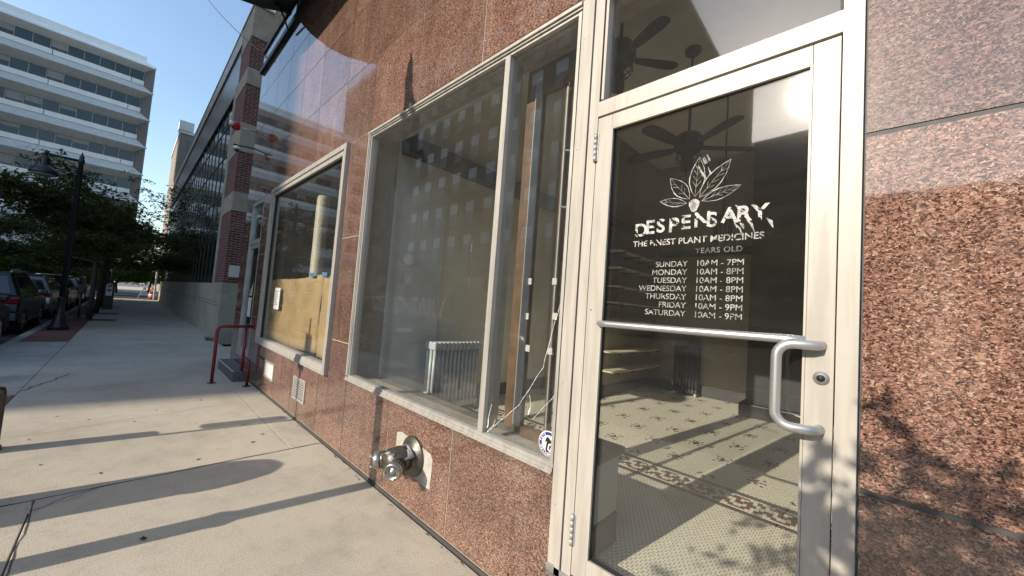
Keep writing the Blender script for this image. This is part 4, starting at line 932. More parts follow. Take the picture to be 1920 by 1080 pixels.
def fan(label, c, rod, rz, R=.66):
    t = thing('ceiling_fan', label, 'ceiling fan', c, 'black ceiling fans in the shop')
    c = Vector(c)
    mb = MB(); mb.lathe(c, [(.04, .14), (.11, .12), (.14, .06), (.14, -.02), (.10, -.06), (.04, -.07)], n=24); mb.build('motor', M['black'], t)
    mb = MB(); mb.tube([c + Vector((0, 0, .12)), c + Vector((0, 0, rod))], .014, n=8); mb.lathe(c + Vector((0, 0, rod - .07)), [(.03, 0), (.075, .03), (.08, .07)], n=16); mb.build('down_rod', M['black'], t)
    for k in range(5):
        a = rz + k*2*PI/5; u_ = Vector((math.cos(a), math.sin(a), 0)); v_ = Vector((-math.sin(a), math.cos(a), .16)).normalized(); mb = MB()
        sh = [(.16, .045), (.25, .06), (R*.8, .075), (R*.95, .065), (R, .03), (R, -.03), (R*.95, -.065), (R*.8, -.075), (.25, -.06), (.16, -.045)]
        mb.prism([c + u_*p + v_*q_ - Vector((0, 0, .01)) for p, q_ in sh], (0, 0, .008)); mb.tube([c + u_*.1, c + u_*.22], .018, n=6); mb.build('blade', M['black'], t)
    mb = MB()
    for k in range(8):
        a = k*PI/4; mb.tube([c + Vector((math.cos(a)*.10, math.sin(a)*.10, -.07)), c + Vector((math.cos(a)*.12, math.sin(a)*.12, -.13)), c + Vector((math.cos(a)*.07, math.sin(a)*.07, -.19)), c + Vector((0, 0, -.20))], .0035, n=5)
    for rr2, zz in ((.115, -.10), (.12, -.13), (.09, -.17)): mb.tube([c + Vector((rr2*math.cos(k*PI/10), rr2*math.sin(k*PI/10), zz)) for k in range(21)], .0035, n=5)
    mb.build('lamp_cage', M['black'], t)
    mb = MB()
    for k in range(9): mb.tube([c + Vector((.03, .02, -.2 - k*.035)), c + Vector((.03, .02, -.228 - k*.035))], .004 if k % 2 else .006, n=6)
    mb.build('pull_chain', M['black'], t)
    return t
fan('black ceiling fan with caged lamp seen through the upper door glass', (2.25, 1.33, 3.36), 1.04, .35)
fan('black ceiling fan seen close behind the transom pane', (1.35, 1.66, 3.95), .45, .55, .55)
pdn = thing('pendant_lamp', 'black pendant lamp hanging from a rod in the depth of the shop', 'lamp', (3.1, 1.2, 4.4))
mb = MB(); mb.tube([(3.1, 1.2, 4.4), (3.1, 1.2, 2.75)], .01, n=8); mb.lathe((3.1, 1.2, 3.42), [(.03, 0), (.075, .02), (.075, .05), (.02, .06)], n=16); mb.build('rod', M['black'], pdn)
mb = MB()
for k in range(6):
    a = k*PI/3; mb.tube([(3.1 + .09*math.cos(a), 1.2 + .09*math.sin(a), 2.82), (3.1 + .09*math.cos(a), 1.2 + .09*math.sin(a), 2.5)], .018, n=8)
mb.lathe((3.1, 1.2, 2.80), [(.12, 0), (.12, .02), (.02, .04)], n=16); mb.build('tube_cluster', M['black'], pdn)

# ------------------------------------------------------------------ neighbour: brick and glass building
NB = thing('glazed_brick_building', 'long low building with brick piers, stone bands, dark glass curtain wall and concrete base', 'building', (.33, 13.6, 0))
X0 = .33
mb = MB(); mb.box(X0 + .004, X0 + .6, 13.62, 15.15, 1.72, 9.3); mb.box(X0 + .601, 12, 13.64, 13.9, 1.72, 9.3); mb.build('brick_pier', M['redbrick'], NB)
for za, zb in ((3.88, 4.46), (5.70, 6.58), (7.80, 8.31), (9.30, 10.3)):
    mb = MB(); mb.box(X0 - .01, X0 + .61, 13.60, 15.17, za, zb, bevel=.01); mb.build('stone_band', M['stone'], NB)
mb = MB(); mb.box(X0 - .02, X0 + .60, 15.171, 15.5, 1.72, 8.3); mb.build('stone_jamb', M['stone'], NB)
mb = MB(); mb.box(X0 - .03, X0 + .62, 13.58, 15.2, -.1, 1.715, bevel=.01); mb.box(X0 + .0, X0 + .62, 15.201, 44.5, -.1, 1.70, bevel=.01)
mb.box(X0 + .621, 12, 13.6, 14, -.1, 1.71); mb.build('concrete_base', M['basecon'], NB)
mb = MB()
for z in (1.02, 1.12): mb.box(X0 - .032, X0 - .029, 13.59, 15.19, z, z + .014); mb.box(X0 - .002, X0 + .001, 15.21, 44.4, z, z + .014)
mb.build('base_groove', M['seam'], NB)
mb = MB(); mb.box(X0 + .10, X0 + .16, 15.5, 44.4, 1.70, 8.2); mb.build('curtain_glass', M['darkglass'], NB)
mb = MB()
y = 16.2
while y < 44.3: mb.box(X0 + .083, X0 + .099, y, y + .06, 1.701, 8.199); y += 1.05
for z in (3.25, 4.75, 6.25, 7.45): mb.box(X0 + .085, X0 + .0985, 15.501, 44.39, z, z + .06)
mb.build('mullion', M['mullion'], NB)
mb = MB(); mb.box(X0 + .03, X0 + .6, 15.18, 44.45, 8.2, 9.72); mb.build('parapet_panel', M['parapet'], NB)
mb = MB(); mb.box(X0 - .04, X0 + .7, 13.56, 44.6, 10.28, 10.34); mb.box(X0 - .02, X0 + .6, 15.18, 44.5, 9.72, 10.279); mb.build('coping', M['coping'], NB)
mb = MB(); mb.box(X0 + .61, 12, 13.9, 44.4, 9.6, 9.7); mb.box(X0 + .61, 12, 44.2, 44.4, 0, 9.6); mb.build('roof', M['charcoal'], NB)
mb = MB()
for y in (14.2, 15.2, 16.2): mb.tube([(X0 + .55, y, 10.3), (X0 + .55, y, 11.2)], .02, n=6)
mb.tube([(X0 + .55, 14.0, 11.2), (X0 + .55, 17.5, 11.2)], .02, n=6); mb.tube([(X0 + .55, 14.0, 10.8), (X0 + .55, 17.5, 10.8)], .02, n=6); mb.build('roof_railing', M['signwhite'], NB)
pq = MB(); pq.box(X0 + .10, X0 + .36, 13.585, 13.598, 1.90, 2.25); tag(pq.build('wall_plaque', M['white']), 'small white plaque on the dark red brick pier', 'plaque')

# ------------------------------------------------------------------ white office building closing the street
OB = thing('office_building', 'white banded office block with ribbon windows and flared spandrels at the end of the street', 'building', (-16, 73, 0))
XL, XR = -30, -2.6; FY = 73.0
mb = MB(); mb.box(XL, XR, FY + .05, FY + 22, 6.5, 32.2); mb.build('core_wall', M['officefin'], OB)
fl = [29.3 - 3.82*k for k in range(6)]
def sweep(mbh, prof, xr_of):
    """profile of (y offset, z, right-end x) extruded from XL with a mitred right end"""
    a = [mbh.bm.verts.new((XL, FY + y, z)) for y, z, _ in prof]; b = [mbh.bm.verts.new((xr, FY + y, z)) for y, z, xr in prof]
    n = len(prof)
    for i in range(n): mbh.bm.faces.new((a[i], a[(i+1) % n], b[(i+1) % n], b[i]))
    mbh.bm.faces.new(a[::-1]); mbh.bm.faces.new(b)
for k, wb in enumerate(fl):
    mb = MB(); mb.box(XL, XR - .01, FY, FY + .045, wb, wb + 1.32); wbnd = mb.build('window_band', M['officeglass'], OB)
    x = XR - .06
    mb = MB(); mb.box(x - .05, x, FY - .06, FY - .002, wb, wb + 1.32); mu0 = mb.build('mullion', M['coping'], wbnd); q_i = 1
    while x - 1.36*q_i > XL: c = mu0.copy(); COL.objects.link(c); c.parent = wbnd; c.location = (-1.36*q_i, 0, 0); q_i += 1
    mb = MB(); x = XR - .1 - 1.36*random.choice((2, 3))
    for _ in range(7):
        x -= 1.36*random.choice((1, 2, 3)); h_ = random.uniform(.3, 1.1); mb = MB(); mb.box(x - 1.28, x - .02, FY - .012, FY - .003, wb + 1.3 - h_, wb + 1.3); mb.build('window_blind', M['blindgrey'], wbnd)
    mb = MB(); sweep(mb, [(.0, wb, XR), (-.28, wb, XR), (-.28, wb - .62, XR), (.0, wb - .62, XR)], None); f_ = mb.build('spandrel_sill', M['officewhite'], OB)
    mb = MB(); sweep(mb, [(-.22, wb - .66, XR - .02), (-1.32, wb - 1.70, -1.5), (-1.32, wb - 1.80, -1.5), (.0, wb - 2.46, XR), (.0, wb - .66, XR - .02)], None); mb.build('flared_spandrel', M['officegrey'], OB)
    for j in range(4):
        x = XR - 1.2 - j*6.8; mb = MB(); mb.box(x - .03, x + .03, FY - .30, FY - .281, wb - .6, wb); mb.build('precast_joint', M['officefin'], f_)
mb = MB(); sweep(mb, [(-.3, 32.75, XR - .0), (-.3, 32.1, XR), (-.34, 32.05, XR + .1), (-1.32, 31.25, -1.5), (-1.32, 31.1, -1.5), (0, 30.62, XR), (.4, 32.75, XR)], None); mb.build('roof_parapet', M['officewhite'], OB)
mb = MB(); mb.prism([(XR, FY - .2, 4), (-1.75, FY - 1.2, 4), (-1.62, FY - 1.2, 4), (-1.62, FY + 4, 4), (XR, FY + 4, 4)], (0, 0, 27.4)); mb.build('corner_fin', M['officefin'], OB)
mb = MB(); mb.box(XL, -6.5, FY - 2.2, FY + .04, 3.9, 6.45, bevel=.05); mb.build('podium_band', M['officegrey'], OB)
mb = MB(); mb.box(XL, -3, FY + .3, FY + 5, -.1, 6.49)
mb.build('podium_wall', M['charcoal'], OB)
for x in (-11, -18, -25):
    mb = MB(); mb.box(x - .5, x + .5, FY - 1.9, FY - .9, -.1, 3.895); mb.build('column', M['officegrey'], OB)
mb = MB(); mb.box(-28.5, -27, FY + 2, FY + 3.5, 32.0, 37.5); mb.build('roof_stack', M['officefin'], OB)
TW = thing('brick_tower', 'brown brick tower standing left of the white office block beyond the junction', 'building', (-46, 64, 0))
mb = MB(); mb.box(-62, -31, 64, 92, -.1, 50); mb.build('wall', M['brownbrick'], TW)
mb = MB(); mb.box(-62.2, -30.8, 63.8, 92.2, 50, 51); mb.build('cornice', M['stone'], TW)
for i in range(11):
    for j in range(5):
        mb = MB(); mb.box(-33.6 - j*3.2, -32.2 - j*3.2, 63.93, 64.01, 6.5 + i*3.9, 8.7 + i*3.9); mb.build('window', M['blindgrey'], TW)
# tan building further on
TB = thing('tan_masonry_building', 'distant tan masonry building rising behind the glazed building', 'building', (9, 90, 0))
mb = MB(); mb.box(2.5, 18, 90, 110, 0, 29); mb.build('wall', M['tan'], TB)
mb = MB(); mb.box(2.35, 18.1, 89.8, 110.1, 29, 29.5); mb.box(2.2, 4.2, 89.6, 92, 29.5, 31.2); mb.build('parapet', M['officegrey'], TB)
for k in range(5):
    for j in range(3):
        mb = MB(); mb.box(3.6 + j*2.6, 5.0 + j*2.6, 89.93, 90.01, 26.0 - k*4, 28.0 - k*4); mb.build('window', M['darkglass'], TB)

# ------------------------------------------------------------------ across the street (seen in the reflections)
BB = thing('brick_apartment_block', 'tall brown brick apartment block across the street with white sash blinds', 'building', (-24, 31, 0))
YB0, YB1 = 14.2, 46.0
mb = MB(); mb.box(-54, -24, YB0, YB1, 0, 35.5); mb.build('wall', M['brownbrick'], BB)
mb = MB(); mb.box(-54.2, -23.75, YB0 - .2, YB1 + .2, 35.5, 36.2); mb.box(-23.99, -23.85, YB0, YB1, 5.6, 5.9); mb.build('cornice', M['stone'], BB)
wf = None
def sash(y, z):
    mb = MB(); mb.box(-24.02, -23.96, y - .78, y - .70, z - 1.35, z + 1.35); mb.box(-24.02, -23.96, y + .70, y + .78, z - 1.35, z + 1.35); mb.box(-24.02, -23.96, y - .6999, y + .6999, z + 1.27, z + 1.35); mb.box(-24.02, -23.96, y - .6999, y + .6999, z - .03, z + .03); mb.box(-24.02, -23.90, y - .82, y + .82, z - 1.46, z - 1.355)
    f_ = mb.build('window', M['charcoal'], BB)
    mb = MB(); mb.box(-24.01, -23.985, y - .6995, y + .6995, z + .0305, z + 1.2695); mb.build('blind', M['blind'], f_)
    mb = MB(); mb.box(-24.01, -23.99, y - .6995, y + .6995, z - 1.35, z - .0305); mb.build('lower_sash', M['blindgrey'], f_)
    return f_
w0 = sash(17.35, 8.2)
for i in range(8):
    for j in range(10):
        if i == 0 and j == 0: continue
        c = copy_tree(w0, parent=BB); c.location = (0, j*2.95, i*3.80)
for j in range(5):
    mb = MB(); mb.box(-24.03, -23.97, 15.2 + j*6.1, 20.2 + j*6.1, .6, 4.6); mb.build('shop_front', M['darkglass'], BB)
RB = thing('brick_row_building', 'low brown brick row building across the street left of the apartment block', 'building', (-26, -30, 0))
mb = MB(); mb.box(-40, -26, -60, 1.0, 0, 8.6); mb.build('wall', M['brownbrick'], RB)
mb = MB(); mb.box(-40.2, -25.7, -60.2, 1.2, 8.6, 9.1); mb.build('cornice', M['stone'], RB)
mb = MB(); mb.box(-26.04, -25.97, -.75, .75, 5.2, 7.4); rw0 = mb.build('window', M['darkglass'], RB)
for i in range(2):
    for j in range(14):
        if i == 1: continue
        c = copy_tree(rw0, parent=RB); c.location = Vector((0, -1.2 - j*3.1, i*3.6))
LB = thing('distant_office_slab', 'distant pale slab building far across the street under the low sun', 'building', (-80, 12, 0))
mb = MB(); mb.box(-95, -75, 1, 24, 0, 35.5); mb.build('wall', M['tan'], LB)
for k in range(8):
    mb = MB(); mb.box(-75.0, -74.9, 2, 23, 3 + k*4, 5 + k*4); mb.build('window_band', M['darkglass'], LB)

# ------------------------------------------------------------------ trees
def make_tree(name, label, cat, loc, seed, H=7.5, R=3.6, z0=2.6, trunk=.11, leaves=9000, mat='leaf', group=None, ls=.085):
    t = thing(name, label, cat, loc, group); r = random.Random(seed); L0 = Vector(loc)
    tr = MB(); lean = Vector((r.uniform(-.15, .15), r.uniform(-.15, .15), 0))
    top = L0 + Vector((lean.x, lean.y, z0*.95))
    tr.tube([L0, L0 + lean*.3 + Vector((0, 0, z0*.4)), top], [trunk*1.25, trunk, trunk*.8], n=10)
    tips = []
    def branch(p, d, ln, rad, depth):
        n = 4; pts = [p]; q_ = p.copy(); dd = d.copy()
        for i in range(n):
            dd = (dd + Vector((r.uniform(-.25, .25), r.uniform(-.25, .25), r.uniform(-.10, .08)))).normalized(); q_ = q_ + dd*ln/n; pts.append(q_.copy())
        tr.tube(pts, [rad*(1 - .6*i/n) for i in range(n+1)], n=6, caps=False)
        if depth == 0: tips.extend(pts[1:]); return
        for k in range(r.choice((3, 4))):
            a = r.uniform(0, 2*PI); s_ = Vector((math.cos(a), math.sin(a), r.uniform(-.25, .35))); nd = (dd*.8 + s_*.8).normalized()
            branch(pts[r.choice((2, 3, 4))], nd, ln*r.uniform(.55, .8), rad*.5, depth - 1)
        tips.extend(pts[2:])
    nb_ = 6
    for k in range(nb_):
        a = k*2*PI/nb_ + r.uniform(-.3, .3); el_ = r.uniform(.12, .75)
        branch(top - Vector((0, 0, r.uniform(0, z0*.2))), Vector((math.cos(a)*math.cos(el_), math.sin(a)*math.cos(el_), math.sin(el_))), R*r.uniform(.5, .72), trunk*.5, 2)
    tr.build('trunk', M['bark'], t)
    vs, fs = [], []
    per = leaves / max(1, len(tips))
    for tp_ in tips:
        loc_ = tp_
        for s_ in range(int(per / 9) + (1 if r.random() < per/9 - int(per/9) else 0)):
            # a compound spray: leaflets along a drooping stalk
            a = r.uniform(0, 2*PI); st_ = Vector((math.cos(a), math.sin(a), r.uniform(-.45, .25))).normalized(); p = loc_ + Vector((r.gauss(0, .05*R), r.gauss(0, .05*R), r.gauss(0, .03*R)))
            sl_ = r.uniform(.3, .6)
            for k in range(9):
                c = p + st_*sl_*k/8 + Vector((0, 0, -.12*(k/8)**2)) + Vector((r.gauss(0, .025), r.gauss(0, .025), r.gauss(0, .02)))
                n_ = Vector((r.gauss(0, .6), r.gauss(0, .6), 1)).normalized(); u_ = n_.cross(Vector((r.gauss(0, 1), r.gauss(0, 1), .1))).normalized(); v_ = n_.cross(u_); s2 = ls*r.uniform(.6, 1.25)
                b = len(vs); vs += [c + u_*s2, c + v_*s2*.42, c - u_*s2, c - v_*s2*.42]; fs.append((b, b+1, b+2, b+3))
    me = bpy.data.meshes.new('crown'); me.from_pydata([tuple(v - L0) for v in vs], [], fs); me.materials.append(M[mat]); me.update()
    c = bpy.data.objects.new('crown', me); COL.objects.link(c); c.parent = t
    return t
G_T = 'street trees along the kerb'
t1 = make_tree('street_tree', 'nearest dark leafy street tree beside the hanging bell lamp', 'tree', (-2.5, 21.4, 0), 11, H=7.5, R=4.0, z0=2.85, trunk=.075, leaves=24000, ls=.072, group=G_T)
t2_ = make_tree('street_tree', 'second leafy street tree just before the parking pay station', 'tree', (-2.47, 25.0, 0), 23, R=4.0, z0=2.8, trunk=.075, leaves=21000, ls=.072, group=G_T)
for (y, rz, lb, src) in ((31, 1.9, 'third street tree behind the parking pay station', t1), (37, 3.4, 'fourth street tree in the shade near the crossing', t2_), (43, .7, 'last street tree before the sunlit crossing', t1)):
    c = copy_tree(src, (-2.5, y, 0), rz); c['label'] = lb
f1 = make_tree('plaza_tree', 'bright green tree beyond the crossing left of the striped barrel', 'tree', (-2.5, 66, 0), 31, R=4.6, z0=1.7, leaves=11000, mat='leaf2', group='trees beyond the crossing', ls=.13)
for (x, y, lb) in ((.2, 64, 'green tree beyond the crossing directly behind the striped barrel'), (-5.2, 69, 'green tree beyond the crossing between barricade and pay station'), (2.5, 70, 'green tree beyond the crossing at the corner of the glazed building'), (-9, 67, 'green tree beyond the crossing before the office podium'), (-15, 66, 'green tree beyond the crossing left of the office columns')):
    c = copy_tree(f1, (x, y, 0), random.uniform(0, 6)); c['label'] = lb
for (x, y, rz, lb) in ((-7.2, 64, .5, 'broad tree across the junction in front of the office podium'), (-19, 33, 2.2, 'tree on the far pavement before the apartment block'), (-13.5, 63.5, 4.0, 'tree at the left of the junction before the white office block')):
    c = copy_tree(t2_ if x > -10 else t1, (x, y, 0), rz); c['label'] = lb; c['group'] = 'trees across the street'
c = copy_tree(t2_, (-19.2, -1.5, 0), 1.1); c['label'] = 'tree across the road opposite the glass door'; c['group'] = 'trees across the street'
c = copy_tree(t1, (-19.2, 5.5, 0), 2.6); c['label'] = 'tree across the road opposite the big shop window'; c['group'] = 'trees across the street'
for (y, sc_k, rz, lb) in ((-11.5, 1.5, .4, 'taller tree across the road before the low brick row'), (-18.5, 1.55, 2.9, 'second tall tree across the road before the low brick row'), (-26, 1.7, 5.0, 'third tall tree across the road before the low brick row')):
    c = copy_tree(t1, (-19.5, y, 0), rz); c.scale = (sc_k, sc_k, sc_k); c['label'] = lb; c['group'] = 'trees across the street'
make_tree('sapling', 'slender young sapling at the kerb behind the viewer', 'tree', (-2.9, .34, 0), 5, R=.50, z0=2.55, trunk=.018, leaves=640, ls=.055)
for (y, lb) in ((20.6, 'iron tree grate round the nearest street tree'), (24.5, 'iron tree grate round the second street tree'), (30.5, 'iron tree grate behind the pay station'), (36.5, 'iron tree grate under the fourth street tree'), (42.5, 'iron tree grate under the last street tree')):
    t = thing('tree_grate', lb, 'tree grate', (-2.4, y + .4, 0), 'tree grates in the pavement')
    mb = MB()
    for k in range(9): mb.box(-3.05, -1.80, y + k*.095, y + k*.095 + .06, .0005, .012)
    mb.box(-3.09, -3.051, y, y + .82, .0005, .013); mb.box(-1.799, -1.76, y, y + .82, .0005, .013); mb.build('bars', M['iron'], t)

# ------------------------------------------------------------------ street furniture
def lamp(label, loc, rz=0):
    t = thing('street_lamp', label, 'street lamp', loc, 'black bell shaped street lamps')
    x, y, z = loc
    mb = MB(); mb.lathe((x, y, 0), [(.205, 0), (.205, .10), (.17, .14), (.15, .16), (.13, .34), (.10, .42), (.085, .46), (.085, .90), (.10, .93), (.075, .96)], n=16); mb.build('base', M['iron'], t)
    mb = MB(); mb.lathe((x, y, .96), [(.068, 0), (.052, 4.0), (.07, 4.02), (.07, 4.10), (.05, 4.13), (.055, 4.20), (.02, 4.27), (.018, 4.30), (0, 4.36)], n=14)
    mb.lathe((x, y, 0), [(.24, -.0), (.24, .012), (0, .012)], n=16); mb.build('post', M['iron'], t)
    mb = MB(); mb.tube([(x, y, 5.03), (x - .34, y, 5.03), (x - .66, y, 5.05)], [.04, .036, .03], n=8); mb.tube([(x, y, 4.72), (x - .12, y, 4.86), (x - .34, y, 5.0)], .016, n=6); mb.lathe((x - .66, y, 5.0), [(.03, 0), (.045, .02), (.045, .09), (.02, .12), (0, .15)], n=10); mb.build('arm', M['iron'], t)
    mb = MB(); mb.lathe((x - .66, y, 4.44), [(.275, 0), (.28, .02), (.25, .11), (.19, .19), (.10, .25), (.085, .28), (.10, .38), (.08, .48), (.03, .56)], n=24); mb.build('bell_shade', M['iron'], t)
    mb = MB(); mb.lathe((x - .66, y, 4.44), [(.25, -.005), (.18, -.05), (0, -.07)], n=20); mb.build('lens', M['blindgrey'], t)
    return t
lamp('black street lamp with bell shade hanging over the parked cars', (-2.88, 17.0, 0))
lm2 = lamp('black street lamp at the kerb outside the picture whose shadow crosses the pavement', (-2.78, 3.40, 0))
lm2.rotation_euler = (0, 0, math.radians(4))
mt = thing('parking_meter', 'black single parking meter post between the bell lamp and the second tree', 'parking meter', (-2.80, 21.9, 0))
mb = MB(); mb.tube([(-2.8, 21.9, 0), (-2.8, 21.9, .95)], .035, n=10); mb.lathe((-2.8, 21.9, 0), [(.12, 0), (.12, .02), (.05, .05)], n=14); mb.build('post', M['iron'], mt)
mb = MB(); mb.box(-2.9, -2.7, 21.84, 21.96, .95, 1.2, bevel=.03); mb.lathe((-2.8, 21.96, 1.22), [(.1, 0), (.1, -.12)], (0, 1, 0), n=16); mb.build('head', M['iron'], mt)
sg = thing('sign_post', 'tall kerb sign post with a narrow sign outside the picture', 'sign post', (-2.85, 5.50, 0))
mb = MB(); mb.tube([(-2.85, 5.5, 0), (-2.85, 5.5, 2.78)], .027, n=8); mb.build('post', M['iron'], sg)
mb = MB(); mb.panel([(-2.88, 5.40, 2.12), (-2.86, 5.62, 2.12), (-2.86, 5.62, 2.60), (-2.88, 5.40, 2.60)], .004); mb.build('sign_plate', M['alum'], sg)
mb = MB(); mb.box(-2.91, -2.79, 5.54, 5.72, 1.05, 1.45, bevel=.03); mb.build('shadow_box', M['iron'], sg)  # unseen box added so the cast shadow of the post widens lower down
ks = thing('parking_pay_station', 'dark parking pay station with rounded white panel and blue P disc', 'pay station', (-2.22, 28.4, 0))
mb = MB(); mb.prism([(-2.40, 28.4, 0), (-2.05, 28.4, 0), (-2.05, 28.4, 1.36)] + [(-2.225 + .175*math.cos(a*PI/8), 28.4, 1.36 + .12*math.sin(a*PI/8)) for a in range(1, 8)] + [(-2.40, 28.4, 1.36)], (0, .3, 0)); mb.build('cabinet', M['iron'], ks)
mb = MB(); mb.prism([(-2.35, 28.39, .72), (-2.12, 28.39, .72), (-2.12, 28.39, 1.26)] + [(-2.235 + .115*math.cos(a*PI/8), 28.39, 1.26 + .1*math.sin(a*PI/8)) for a in range(1, 8)] + [(-2.35, 28.39, 1.26)], (0, .009, 0)); pnl = mb.build('front_panel', M['signwhite'], ks)
mb = MB(); mb.lathe((-2.235, 28.389, 1.24), [(.085, 0), (.085, .004), (0, .004)], (0, -1, 0), n=20); mb.box(-2.31, -2.16, 28.384, 28.389, .95, 1.05); mb.build('blue_disc', M['bluesign'], pnl)
bm = text_mesh('P', .15, 0, 0, 0, align='CENTER', bold=.004); bm.transform(Matrix.Translation((-2.235, 28.383, 1.19)) @ Matrix.Rotation(PI/2, 4, 'Z')); me = bpy.data.meshes.new('letter'); bm.to_mesh(me); bm.free(); me.materials.append(M['signwhite'])
lt_ = bpy.data.objects.new('lettering', me); COL.objects.link(lt_); lt_.parent = pnl; lt_.location = (2.22, -28.4, 0)
bo = thing('bollard', 'short black round topped bollard at the left edge of the pavement', 'bollard', (-2.335, 5.5, 0))
mb = MB(); mb.lathe((-2.335, 5.5, 0), [(.11, 0), (.11, .03), (.095, .05), (.095, .50), (.085, .545), (.05, .56), (0, .563)], n=24); mb.build('shaft', M['iron'], bo)
mb = MB(); mb.lathe((-2.335, 5.5, .565), [(.03, 0), (.025, .006), (0, .008)], n=16); mb.build('cap_bolt', M['alum2'], bo)
tb_ = thing('litter_bin', 'domed black litter bin at the kerb mirrored in the cracked pane', 'litter bin', (-2.78, 4.17, 0))
mb = MB(); mb.lathe((-2.78, 4.17, 0), [(.21, 0), (.23, .03), (.25, .90), (.27, .92), (.27, .96)], n=28); mb.build('body', M['iron'], tb_)
mb = MB(); mb.lathe((-2.78, 4.17, .962), [(.26, 0), (.25, .06), (.20, .15), (.10, .21), (0, .225)], n=28); mb.build('dome_lid', M['iron'], tb_)
for i, (x, y) in enumerate(((-2.45, 34.2), (-2.4, 40.0))):
    t = thing('kerb_post', ['slim black kerb post between the third and fourth trees', 'slim black kerb post near the last tree'][i], 'post', (x, y, 0), 'slim posts along the kerb')
    mb = MB(); mb.lathe((x, y, 0), [(.07, 0), (.05, .05), (.045, .95), (.06, .97), (.03, 1.03), (0, 1.05)], n=12); mb.build('shaft', M['iron'], t)
# far end: barricade, barrel, pole
br = thing('a_frame_barricade', 'pale A frame barricade standing in the sun at the end of the pavement', 'barricade', (-.42, 47.5, 0))
for y in (47.2, 47.8):
    mb = MB(); mb.panel([(-.95, y, 0), (-.87, y, 0), (-.48, y, 1.05), (-.56, y, 1.05)], -.05); mb.panel([(-.15, y, 0), (-.07, y, 0), (-.48, y, 1.05), (-.56, y, 1.05)], -.05); mb.build('leg_frame', M['signwhite'], br)
mb = MB(); mb.box(-.62, -.42, 47.1, 47.9, .86, 1.02); mb.box(-.80, -.22, 47.12, 47.18, .35, .5); mb.build('crossbar', M['signwhite'], br)
ba = thing('traffic_barrel', 'orange and white striped traffic barrel beside the pale barricade', 'traffic barrel', (.06, 47.6, 0))
for k in range(5):
    mb = MB(); mb.lathe((.06, 47.6, .10 + k*.19), [(.30 - .02*k, 0), (.29 - .02*k, .188)], n=20); mb.build('stripe', M['orange'] if k % 2 == 0 else M['signwhite'], ba)
mb = MB(); mb.lathe((.06, 47.6, 0), [(.38, 0), (.38, .06), (.3, .1)], n=20); mb.build('base', M['rubber'], ba)
po = thing('corner_pole', 'pale sunlit pole at the far corner of the glazed building', 'pole', (.12, 46.2, 0))
mb = MB(); mb.lathe((.12, 46.2, 0), [(.09, 0), (.07, .1), (.06, 3.6), (0, 3.62)], n=12); mb.build('shaft', M['coping'], po)
mb = MB(); mb.box(-.2, .1, 46.10, 46.13, 2.5, 3.1); mb.build('sign_plate', M['signwhite'], po)

